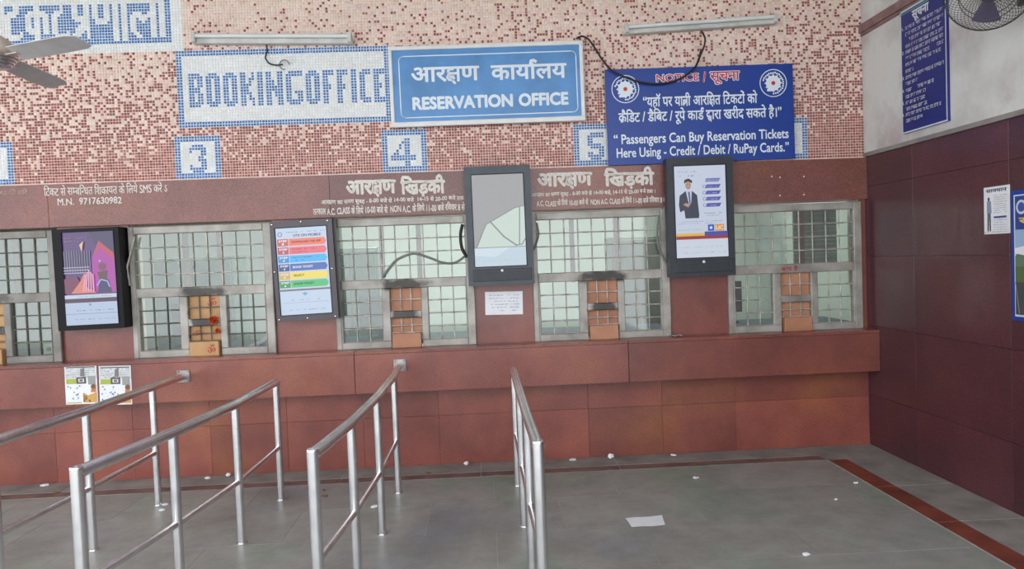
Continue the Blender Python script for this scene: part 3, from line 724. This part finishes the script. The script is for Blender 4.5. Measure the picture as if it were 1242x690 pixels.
s.line([(0, .12), (1, .12)], .003, (110, 120, 150)); s.disc(.48, .215, .010, (80, 170, 220))
s.done(t)
# display with steps
t, U, V, w, h = display('step_display', [(326, 269), (402, 265), (411, 386), (337, 390)], .17, 'wall display listing six coloured booking steps in a dark bolted frame', 'brownframe', inset=(.075, .9, .06, .93), speaker=False)
s = Pic(U, V); s.rect(0, 1, 0, 1, (204, 222, 246)); s.disc(.08, .93, .020, (130, 150, 190)); s.disc(.08, .93, .012, (210, 220, 240)); s.scr(.2, .97, .945, .009, (130, 90, 130)); s.txt('UTS ON MOBILE', .34, .88, .895, .925, (70, 90, 110), .03)
cols = [(214, 96, 74), (200, 80, 96), (44, 150, 226), (42, 76, 150), (226, 186, 66), (52, 160, 90)]
names = ['DOWNLOAD THE APP', None, None, 'BOOK TICKET', 'SELECT', 'SHOW TICKET']
for k, c in enumerate(cols):
    v1 = .875-k*.096; v0 = v1-.082; lt = tuple(min(255, int(q*1.12+22)) for q in c)
    s.poly([(.02, v0), (.94, v0), (.98, (v0+v1)/2), (.94, v1), (.02, v1)], lt); s.rect(.02, .235, v0, v1, c); s.line([(.24, v0), (.24, v1)], .004, (230, 236, 246))
    s.txt('STEP', .05, .215, v0+.047, v1-.012, (240, 240, 250), .05); s.txt(str(k+1), .11, .15, v0+.012, v0+.036, (240, 240, 250), .05)
    dk = (240, 244, 250) if k == 3 else tuple(int(q*.5) for q in c)
    if names[k]: s.txt(names[k], .3, .3+.045*len(names[k])*.8, v0+.03, v1-.026, dk, .03)
    else: s.scr(.3, .82, v0+.05, .010, dk); s.scr(.3, .62, v0+.018, .010, dk)
s.rect(0, 1, .275, .295, (120, 110, 122)); s.poly([(.44, .245), (.56, .245), (.5, .215)], (70, 190, 220)); s.disc(.5, .245, .008, (70, 190, 220)); s.scr(.05, .95, .165, .008, (90, 110, 140), .4); s.scr(.05, .95, .05, .008, (90, 110, 140), .5); s.line([(.05, .14), (.95, .14)], .002, (150, 165, 190))
s.done(t)
for u, v in ((.03, .97), (.5, .985), (.93, .98), (.02, .5), (.95, .5), (.04, .02), (.5, .02), (.95, .02)):
    MB().lathe([(.008, 0), (.008, -.006), (.004, -.008)], ((u-.5)*w, 0, v*h), 8, 'y').obj('bolt', M['steel'], t)
boxo('side_flange', w/2, w/2+.02, .05, .16, 0, h, M['brownframe'], t)
# kiosk between window 3 and 4
t, U, V, w, h = display('information_kiosk', [(562, 203), (643, 199), (648, 344), (569, 347)], .18, 'dark grey wall kiosk with a mostly blank grey screen and painted arch reflection above the taped white notice', 'darkgrey')
s = Pic(U, V); s.rect(0, 1, 0, 1, (158, 158, 158)); s.rect(0, 1, .22, 1, (160, 160, 162)); s.poly([(.06, .21), (.25, .46), (.82, .63), (1, .65), (1, .21)], (206, 222, 214))  # pale arch and the curved lines below: a reflection painted into the screen colours
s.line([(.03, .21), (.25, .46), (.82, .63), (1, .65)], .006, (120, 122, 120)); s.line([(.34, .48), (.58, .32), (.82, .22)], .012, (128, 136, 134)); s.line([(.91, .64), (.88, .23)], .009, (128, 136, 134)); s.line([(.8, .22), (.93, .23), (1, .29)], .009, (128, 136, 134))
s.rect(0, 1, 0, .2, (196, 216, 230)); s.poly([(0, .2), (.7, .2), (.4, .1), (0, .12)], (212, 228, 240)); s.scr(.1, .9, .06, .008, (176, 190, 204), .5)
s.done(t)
# kiosk right: advertisement
t, U, V, w, h = display('information_kiosk', [(808, 192), (889, 189), (892, 333), (813, 337)], .18, 'dark grey wall kiosk showing an advertisement with a man in a dark suit', 'darkgrey2', back=.077)
s = Pic(U, V); s.rect(0, 1, 0, 1, (206, 216, 236)); s.scr(.08, .42, .93, .014, (140, 160, 190)); s.scr(.08, .5, .885, .014, (130, 150, 185))
s.poly([(.08, .58), (.1, .68), (.22, .73), (.34, .73), (.44, .68), (.47, .46), (.46, .43), (.2, .43), (.18, .52), (.1, .5)], (52, 58, 78)); s.poly([(.22, .73), (.34, .73), (.32, .6), (.28, .57)], (196, 206, 224)); s.poly([(.265, .72), (.295, .72), (.31, .6), (.285, .58)], (70, 90, 150))
s.m.disc(U(.27), V(.79), .024, s.up(), (186, 150, 130), rz=.034); s.poly([(.19, .81), (.2, .85), (.28, .865), (.35, .84), (.345, .81), (.27, .835)], (44, 36, 36)); s.poly([(.16, .58), (.26, .55), (.3, .58), (.22, .6)], (190, 150, 130)); s.disc(.255, .8, .003, (40, 30, 30)); s.disc(.3, .8, .003, (40, 30, 30)); s.line([(.255, .76), (.295, .76)], .003, (140, 70, 70))
for k in range(5):
    v = .84-k*.068
    if k: s.disc(.575, v, .014, (110, 120, 190)); s.disc(.575, v, .009, (220, 226, 240))
    s.poly([(.6, v-.02), (.86, v-.02), (.9, v+.02), (.62, v+.02)], (86, 90, 176) if k else (120, 130, 190)); s.scr(.63, .84, v-.008, .007, (220, 224, 244))
s.scr(.56, .9, .475, .009, (90, 100, 130)); s.scr(.6, .86, .45, .007, (90, 100, 130)); s.scr(.06, .9, .39, .007, (90, 100, 130)); s.scr(.06, .8, .368, .007, (120, 130, 150))
s.rect(.62, .74, .285, .355, (44, 96, 190)); s.disc(.68, .32, .012, (220, 230, 245)); s.rect(.76, .93, .285, .355, (232, 150, 60)); s.txt('LIC', .775, .915, .298, .342, (250, 236, 200), .03); s.scr(.05, .5, .3, .006, (130, 140, 160))
s.rect(0, .55, .235, .265, (236, 190, 70)); s.rect(.55, 1, .235, .28, (70, 80, 170)); s.rect(0, 1, .2, .235, (158, 48, 62)); s.rect(0, 1, 0, .2, (214, 222, 238)); s.scr(.05, .9, .11, .006, (150, 160, 180), .5); s.scr(.05, .95, .05, .007, (130, 140, 160), .6)
s.done(t)

# ---- taped papers and posters
def sheet(name, corners, Y, label, cat, fn, base=(232, 234, 238), thick=.0015, curl=0):
    loc, rot, w, h = frame_of(corners, Y); t = empty(name, loc, rot, label=label, cat=cat)
    MB().box(-w/2, w/2, 0, thick, 0, h).obj('sheet', M['paper'], t)
    s = Pic(lambda u: -w/2+u*w, lambda v: v*h); s.y = -.0002; s.up = lambda: (setattr(s, 'y', s.y-.0002), s.y)[1]
    fn(s, w, h); s.done(t, 'print', 'printing'); return t
def f(s, w, h):
    for k in range(5): s.scr(.1+.02*k, .9, .82-.13*k, .010, (120, 130, 160), .85)
    s.scr(.4, .55, .16, .009, (120, 130, 160)); s.scr(.72, .9, .16, .009, (120, 130, 160))
sheet('taped_notice', [(588, 354), (634, 353), (634, 381), (589, 382)], -.002, 'white handwritten sheet taped to the pier below the blank kiosk', 'paper', f)
def mk(seed):
    def f(s, w, h):
        random.seed(seed); s.rect(0, 1, .66, 1, (206, 210, 212)); s.rect(.05, .95, .94, .97, (90, 90, 90))
        for k in range(5): s.scr(.05, .95, .90-.05*k, .010, (110, 118, 124), .8)
        s.poly([(.48, .72), (.62, .72), (.62, .95), (.5, .9)], (124, 116, 118)); s.rect(.04, .36, .53, .66, (164, 180, 70)); s.rect(.36, .66, .53, .70, (84, 78, 78)); s.rect(.42, .60, .57, .66, (210, 206, 204)); s.rect(.46, .56, .585, .645, (110, 104, 104)); s.rect(.72, .95, .5, .72, (150, 152, 150))
        for k in range(9): s.disc(random.uniform(.08, .5), random.uniform(.08, .48), .006, (96, 110, 150))
        s.poly([(.55, .04), (.97, .04), (.97, .3), (.7, .22), (.55, .3)], (206, 160, 80)); s.poly([(.8, .3), (.95, .3), (.96, .5), (.82, .48)], (196, 120, 60)); s.disc(.88, .45, .02, (120, 84, 60)); s.rect(.04, .5, .03, .055, (180, 180, 90))
        for k in range(7): s.disc(random.uniform(.58, .94), random.uniform(.06, .22), .008, (130, 90, 60))
        for k in range(4): s.scr(.06, .5, .12+.09*k, .006, (130, 140, 150), .4)
    return f
sheet('torn_poster', [(78, 444), (117, 442.5), (119, 489), (80, 491)], -.204, 'colour leaflet pasted on the ledge front, the left one of the pair', 'poster', mk(3))
sheet('torn_poster', [(119.5, 444), (159, 443), (160, 490), (121.5, 491.5)], -.204, 'colour leaflet pasted on the ledge front, the right one of the pair', 'poster', mk(5))
random.seed(21)
# right wall boards (local x runs towards the camera)
def rboard(name, ya, yb, z0, z1, label, cat, mat, thick=.02):
    t = empty(name, (XR-thick-.001, (ya+yb)/2, z0), (0, 0, -math.pi/2), label=label, cat=cat); w = abs(ya-yb); h = z1-z0
    MB().box(-w/2, w/2, 0, thick, 0, h, ch=.002 if thick > .005 else 0).obj('panel', M[mat], t)
    s = Pic(lambda u: -w/2+u*w, lambda v: v*h); s.y = -.0004; s.up = lambda: (setattr(s, 'y', s.y-.0004), s.y)[1]
    return t, s, w, h
t, s, w, h = rboard('rules_board', -.635, -1.205, 2.625, 3.575, 'tall dark blue Hindi notice board with pale border on the right wall', 'sign', 'deepblue')
for q in ((0, 1, 0, .012), (0, 1, .985, 1), (0, .02, 0, 1), (.98, 1, 0, 1)): s.rect(*q, (196, 206, 214))
s.rect(0, 1, .965, .975, (80, 150, 150))
s.txt('सूचना', .28, .66, .865, .955, (220, 222, 230), .03)
LN = [(.85, .98, 1), (.80, .95, 0), (.75, 1, 0), (.70, .95, 0), (.655, .97, 1), (.605, .98, 0), (.555, .9, 0), (.50, .3, 0), (.45, .97, 1), (.40, .4, 0), (.345, .75, 1), (.295, .6, 0), (.245, .7, 1), (.195, .6, 0), (.15, .9, 1), (.10, .5, 0)]
for k, (v, e, num) in enumerate(LN):
    if num: s.txt(str(1+sum(q[2] for q in LN[:k]))+'.', .04, .085, v-.012, v+.016, (214, 216, 226), .02)
    s.m.scribble(s.U(.12), s.U(min(e, .96)), s.V(v-.018), .026, s.up(), (196, 200, 216), den=.95, head=True)
s.line([(.30, .78), (.30, .60)], .004, (150, 90, 130))
s.done(t, 'print', 'printing')
t, s, w, h = rboard('small_poster', -1.545, -1.79, 1.805, 2.115, 'small white poster with a standing man on the dark right wall', 'poster', 'paper', .002)
s.txt('सावधान', .1, .9, .88, .95, (60, 70, 90), .02); s.m.disc(s.U(.2), s.V(.74), .010, s.up(), (60, 60, 74), rz=.014)
s.poly([(.13, .70), (.29, .70), (.31, .44), (.12, .44)], (140, 150, 170)); s.poly([(.15, .44), (.20, .44), (.19, .06), (.14, .06)], (50, 52, 66)); s.poly([(.22, .44), (.27, .44), (.28, .06), (.23, .06)], (50, 52, 66))
for k in range(9): s.scr(.4, .92, .8-.045*k, .006, (100, 104, 120), .9)
s.rect(.42, .9, .33, .37, (70, 70, 140))
for k in range(5): s.scr(.4, .95, .28-.05*k, .006, (90, 96, 120), .9)
s.scr(.08, .95, .03, .008, (110, 60, 70)); s.done(t, 'print', 'printing')
t, s, w, h = rboard('framed_poster', -1.82, -2.55, 1.25, 2.07, 'blue bordered railway poster on the right wall, cut by the frame edge', 'poster', 'noticeblue', .02)
s.rect(.04, .96, .035, .965, (206, 214, 226)); s.rect(.055, .945, .7, .955, (40, 66, 140)); s.disc(.13, .87, .045, (196, 206, 220)); s.disc(.13, .87, .03, (60, 80, 150)); s.txt('सूचना', .1, .6, .72, .79, (220, 186, 70), .03)
s.rect(.055, .945, .52, .7, (150, 176, 206)); s.poly([(.055, .5), (.2, .6), (.4, .55), (.6, .62), (.945, .52), (.945, .4), (.055, .4)], (96, 120, 96)); s.rect(.055, .945, .3, .42, (86, 104, 64)); s.rect(.055, .945, .05, .3, (70, 70, 72))
for k in range(5): s.line([(.1+.08*k, .05), (.055+.2*k, .3)], .008, (130, 130, 134))
s.poly([(.055, .52), (.055, .56), (.2, .58), (.2, .5)], (226, 228, 232)); s.done(t, 'print', 'printing')

# ------------------------------------------------------------ tube lights
def tubelight(c, label, lit=1):
    loc, rot, w, h = frame_of(c, -.09); t = empty('tube_light', loc, rot, label=label, cat='light')
    m = MB(); m.box(-w/2, w/2, .02, .088, h*.1, h*.6, ch=.006); m.obj('batten', M['offwhite'], t)
    MB().tube([(-w/2+.03, .0, h*.68), (w/2-.03, .0, h*.68)], .0165, 12).obj('tube', M['tube'], t)
    for sx in (-1, 1): boxo('lamp_holder', sx*(w/2-.02)-.014, sx*(w/2-.02)+.014, -.02, .03, h*.15, h*.98, M['offwhite'], t, ch=.004)
    boxo('reflector', -w/2+.03, w/2-.03, .02, .03, h*.6, h*.95, M['offwhite'], t)
tubelight([(232, 41), (427, 37), (427, 51), (232, 55)], 'white fluorescent batten above the BOOKING OFFICE mosaic')
tubelight([(757, 28), (943, 17), (944, 29), (758, 41)], 'white fluorescent batten tilted above the blue notice board')
# ------------------------------------------------------------ cables
def smooth(pts, k=6):
    o = []; n = len(pts)
    for i in range(n-1):
        p0, p1, p2, p3 = pts[max(0, i-1)], pts[i], pts[i+1], pts[min(n-1, i+2)]
        for j in range(k):
            t = j/k; o.append(.5*((2*p1)+(p2-p0)*t+(2*p0-5*p1+4*p2-p3)*t*t+(3*p1-p0-3*p2+p3)*t**3))
    return o+[pts[-1]]
def cable(px, Y, r, mat, label, name='cable', extra=None):
    pts = smooth([PY(a, b, Y if not isinstance(Y, list) else Y[i]) for i, (a, b) in enumerate(px)])
    m = MB().tube(pts, r, 8)
    if extra: extra(m)
    m.obj(name, M[mat], label=label, cat='cable')
cable([(323, 53), (324, 62), (322, 70), (327, 77), (336, 79), (343, 78)], -.03, .0065, 'cable', 'short black cable dangling under the left fluorescent batten')
p = PY(345, 78.5, -.03); MB().tube([p+Vector((.04*math.cos(a*.4), 0, .04*math.sin(a*.4))) for a in range(13)], .005, 8).obj('wire_loop', M['weld'], label='small grey wire loop at the end of the dangling cable', cat='wire')
cable([(699, 47), (706, 44), (714, 48), (722, 59), (731, 73), (742, 85), (762, 95), (785, 101), (806, 101), (826, 95), (842, 83), (848, 70), (850, 62)], -.105, .0085, 'cable', 'long black cable sagging from the light blue board across the notice')
cable([(850, 37), (855, 46), (854, 56), (850, 66), (846, 76)], -.125, .008, 'cable', 'black lead dropping from the tilted fluorescent batten')
cable([(464, 336), (472, 325), (482, 314.5), (501, 307.5), (519, 312), (537, 318.5), (552, 318.5), (566, 309)], -.05, .010, 'greycable', 'grey cable looping across the grille left of the blank kiosk')
cable([(561, 272), (558.5, 284), (560, 300), (566, 312)], -.05, .013, 'cable', 'short dark cable bent beside the left edge of the blank kiosk')
cable([(799, 262), (797, 285), (801, 305), (812, 325)], -.05, .010, 'greycable', 'grey cable hanging at the right side of the fourth window')
cable([(651, 270), (653, 284), (650, 296), (647, 303)], -.05, .009, 'greycable', 'short grey cable bent beside the right edge of the blank kiosk')

# ------------------------------------------------------------ railings
RH, RM = .895, .40
def railing(posts, flange, label):
    t = empty('queue_railing', (posts[-1][0], posts[-1][1], 0), label=label, cat='railing', group='steel queue railings')
    o = Vector((posts[-1][0], posts[-1][1], 0)); P = [Vector((x, y, 0))-o for x, y in posts]
    top = [p+Vector((0, 0, RH)) for p in P]
    if flange: top.append(Vector(flange)-o)
    else: top[-1] = top[-1]+(P[-1]-P[-2]).normalized()*.026
    MB().tube(top, .029, 18).obj('top_rail', M['steel'], t)
    MB().tube([p+Vector((0, 0, RM)) for p in P], .0185, 14).obj('middle_rail', M['steel'], t)
    pm = MB().tube([(0, 0, 0), (0, 0, RH-.012)], .0255, 18); pm.tube([(0, 0, 0), (0, 0, .004)], .034, 16); pm = pm.mesh('post', [M['steel']])
    pn = MB().tube([(0, 0, 0), (0, 0, RH+.016), (0, 0, RH+.024), (0, 0, RH+.028)], [.028, .028, .028, .0245], 20); pn.tube([(0, 0, 0), (0, 0, .004)], .034, 16); pn = pn.mesh('post', [M['steel']])
    for k, p in enumerate(P): link('post', pn if k == 0 else pm, t, loc=p)
    if flange:
        q = Vector(flange)-o; fl_ = MB().box(q.x-.052, q.x+.052, q.y-.004, q.y+.004, q.z-.052, q.z+.052, ch=.002).obj('wall_flange', M['weld'], t)
        for a in (-1, 1):
            for b in (-1, 1): MB().lathe([(.007, 0), (.007, -.005), (.003, -.006)], (q.x+a*.038, q.y-.004, q.z+b*.038), 8, 'y').obj('screw', M['weld'], fl_)
railing([(-2.70, -3.12), (-2.63, -2.40), (-2.555, -1.61), (-2.52, -.74)], (-2.50, -.206, .895), 'leftmost steel queue railing, fixed to the ledge beside the pasted leaflets')
railing([(-1.815, -3.10), (-1.70, -2.37), (-1.615, -1.62), (-1.595, -.76)], None, 'second steel queue railing from the left, ending short of the counter')
railing([(-.815, -2.98), (-.755, -2.33), (-.72, -1.59), (-.712, -.73)], (-.722, -.206, .91), 'third steel queue railing, bolted to the ledge below the third window')
railing([(.222, -3.02), (.212, -2.35), (.208, -1.58), (.207, -.70)], None, 'rightmost steel queue railing, standing free below the blank kiosk')

# ------------------------------------------------------------ ceiling fan (left edge)
fz = 2.95; hub = PZ(-8, 70, fz)-Vector((0, 0, .04)); tA = PZ(101, 50, fz); tB = PZ(68, 103, fz)
t = empty('ceiling_fan', hub, label='ceiling fan with grey blades and beige motor at the upper left edge', cat='fan')
MB().lathe([(.02, .16), (.05, .155), (.085, .13), (.10, .09), (.10, .05), (.06, .045)], n=28).obj('motor_housing', M['fanbeige'], t)
m = MB()
for k in range(4): m.lathe([(.118-.012*k, .045-.014*k), (.122-.012*k, .038-.014*k), (.112-.012*k, .032-.014*k)], n=32)
m.obj('steel_cap', M['steel'], t, label='ribbed bright steel cap')
MB().tube([(0, 0, .14), (0, 0, 4.6-fz)], .012, 10).obj('down_rod', M['fanbeige'], t); MB().lathe([(.02, 4.5-fz), (.07, 4.58-fz), (.07, 4.6-fz)], n=20).obj('canopy', M['fanbeige'], t)
a0 = math.atan2((tA-hub).y, (tA-hub).x); LA = (tA-hub).length
aB = math.atan2((tB-hub).y, (tB-hub).x); LB = (tB-hub).length
for a in (a0, aB, (a0+aB)/2+math.pi):
    m = MB(); n = 10; Lb = max(LA, LB)
    d = Vector((math.cos(a), math.sin(a), 0)); s_ = Vector((-d.y, d.x, 0)); vs = []
    for i in range(n+1):
        q = .16+(Lb-.16)*i/n; wd = .048+.020*math.sin(min(1, i/n*1.3)*math.pi*.5)-(.02 if i == n else 0); tw = -.022*(1-i/n*.4)
        for sg in (-1, 1):
            for th in (0, .004): vs.append(d*q+s_*wd*sg+Vector((0, 0, .04+tw*sg+th)))
    fs = []
    for i in range(n):
        b_ = i*4
        fs += [(b_, b_+2, b_+6, b_+4), (b_+1, b_+5, b_+7, b_+3), (b_, b_+4, b_+5, b_+1), (b_+2, b_+3, b_+7, b_+6)]
    fs += [(0, 1, 3, 2), (n*4, n*4+2, n*4+3, n*4+1)]
    bo = m.add(vs, fs).obj('blade', M['fanwhite'], t)
    m = MB(); m.box(.08, .2, -.02, .02, .036, .042); b2 = m.obj('blade_arm', M['fanbeige'], t, rot=(0, 0, a))
# ------------------------------------------------------------ wall fan (upper right)
c0 = PX(1200, -12, 3.08)
t = empty('wall_fan', c0, label='wall mounted fan with round wire guard at the upper right corner', cat='fan')
ax = Vector((-.42, -.62, -.40)).normalized(); q1 = ax.orthogonal().normalized(); q2 = ax.cross(q1)
q1 = Vector((0, 0, 1)).cross(ax).normalized(); q2 = ax.cross(q1)
R = .235
def fp(r, a, h): return q1*(r*math.cos(a))+q2*(r*math.sin(a))+ax*h
def prof(u, sg): return (.05+(R-.05)*math.sin(u*math.pi/2), sg*(.085*math.cos(u*math.pi/2)))
for nm, sg, nn, sp in (('front_guard', 1, 64, .8), ('rear_guard', -1, 48, -.8)):
    m = MB()
    for k in range(nn):
        a = 2*math.pi*k/nn; m.tube([fp(prof(i/7, sg)[0], a+sp*(1-i/7), prof(i/7, sg)[1]) for i in range(8)], .0016, 4, cap=False)
    for rr_ in ((R, 0), (.16, .085*sg*.72), (.05, .085*sg)): m.tube([fp(rr_[0], 2*math.pi*i/40, rr_[1]) for i in range(40)], .0045 if rr_[0] == R else .003, 6, closed=True)
    m.obj(nm, M['wire'], t)
m = MB()
m.tube([fp(0, 0, -.05), fp(0, 0, -.16)], [.06, .055], 18); m.obj('motor', M['darkgrey2'], t)
m = MB(); m.tube([fp(0, 0, .08), fp(0, 0, .09)], .05, 20); m.obj('hub_cap', M['darkgrey2'], t)
for k in range(3):
    m = MB(); vs = []
    for i in range(7):
        for j in (0, 1):
            a = 2*math.pi*k/3+i*.14; vs.append(fp(.03 if j == 0 else .19, a, -.02+i*.007*(1 if j else .4)))
    m.add(vs, [(2*i, 2*i+1, 2*i+3, 2*i+2) for i in range(6)]).obj('fan_blade', M['purple'], t)
m = MB(); a_ = fp(0, 0, -.14); m.tube([a_, Vector((XR-c0.x-.02, .08, .02))], .02, 10); m.box(XR-c0.x-.022, XR-c0.x-.001, .03, .13, -.06, .1); m.obj('wall_bracket', M['darkgrey2'], t)

# ------------------------------------------------------------ litter
a, b, c, d = PZ(758, 629), PZ(803, 626), PZ(807, 638), PZ(766, 640)
cen = (a+b+c+d)/4; m = MB(); g = 6; vs = []
for i in range(g+1):
    for j in range(g+1):
        u, v = i/g, j/g; p = (a*(1-u)+b*u)*(1-v)+(d*(1-u)+c*u)*v-cen; p.z = .003+.006*abs(math.sin(u*5+v*3))*(.3+abs(u-.5)); vs.append(p)
m.add(vs, [(i*(g+1)+j, (i+1)*(g+1)+j, (i+1)*(g+1)+j+1, i*(g+1)+j+1) for i in range(g) for j in range(g)], smooth=True)
po = m.obj('paper_sheet', M['paper'], loc=cen, label='white sheet of paper lying on the grey floor, largest piece of litter', cat='paper')
def scrap(px, py, w_, mat, label, name='paper_scrap', ball=False):
    p = PZ(px, py); p.y = min(p.y, -.06); m = MB()
    if ball:
        n = 8; vs = []
        for i in range(5):
            for k in range(n):
                ph = math.pi*(i+.5)/5; r_ = w_*.5*random.uniform(.75, 1.15); vs.append((r_*math.sin(ph)*math.cos(6.283*k/n), r_*math.sin(ph)*math.sin(6.283*k/n), w_*.36+r_*.7*math.cos(ph)))
        m.add(vs, [(i*n+k, i*n+(k+1) % n, (i+1)*n+(k+1) % n, (i+1)*n+k) for i in range(4) for k in range(n)]+[tuple(range(n)), tuple(range(4*n, 5*n))])
    else:
        n = 7; top = [(w_*.5*random.uniform(.6, 1.1)*math.cos(6.283*k/n), w_*.34*random.uniform(.6, 1.1)*math.sin(6.283*k/n), random.uniform(.004, .014)) for k in range(n)]
        m.add(top+[(v[0], v[1], .0005) for v in top], [tuple(range(n)), tuple(range(2*n-1, n-1, -1))]+[(n+k, n+(k+1) % n, (k+1) % n, k) for k in range(n)])
    m.obj(name, M[mat], loc=p, label=label, cat='litter')
scrap(566, 563.5, .05, 'paper', 'crumpled white paper by the wall between the third and fourth railings', ball=True)
scrap(738, 551, .06, 'paper', 'crumpled white paper by the wall right of the last railing', ball=True)
scrap(811, 546, .06, 'paper', 'flat white scrap against the wall base below the right kiosk')
scrap(694, 555, .07, 'paper', 'flat pale scrap at the wall base just right of the last railing')
scrap(454, 615, .06, 'paper', 'small white strip on the floor beside the third railing')
scrap(201, 612, .07, 'paper', 'white scrap lying at the foot of the leftmost railing')
scrap(196, 619, .05, 'paper', 'smaller pale scrap just in front of the leftmost railing foot')
scrap(57, 587, .08, 'paper', 'white scrap near the wall base at the far left')
scrap(68, 598, .06, 'leaf', 'tan scrap on the dull red stripe at the far left')
scrap(252, 580, .06, 'paper', 'pale flat scrap by the wall behind the second railing')
scrap(281, 575, .05, 'paper', 'small white paper ball behind the second railing', ball=True)
scrap(519, 574, .05, 'leaf', 'brown leaf scrap on the stripe right of the third railing')
scrap(393, 602, .06, 'leaf', 'brown leaf scrap left of the third railing', 'leaf_scrap')
scrap(393, 595, .04, 'leaf', 'tiny brown crumb behind the leaf scrap left of the third railing', 'leaf_scrap')
scrap(844, 580, .045, 'paper', 'tiny white scrap on the open floor behind the paper sheet')
scrap(1038, 586, .04, 'paper', 'tiny white scrap nearest the red floor stripe')
scrap(1014, 606, .03, 'paper', 'tiny white fleck in front of the scrap near the red stripe')
scrap(978, 673, .045, 'paper', 'tiny white scrap on the floor at the lower right')
p = PY(822, 407, -.1); MB().tube([p+Vector(v) for v in ((-.06, 0, .01), (-.03, -.03, .0), (0, -.02, .012), (.03, -.03, .0))], .009, 6).obj('twisted_wire', M['weld'], label='twisted silvery wire lying on the ledge corner beside the fourth window', cat='wire')
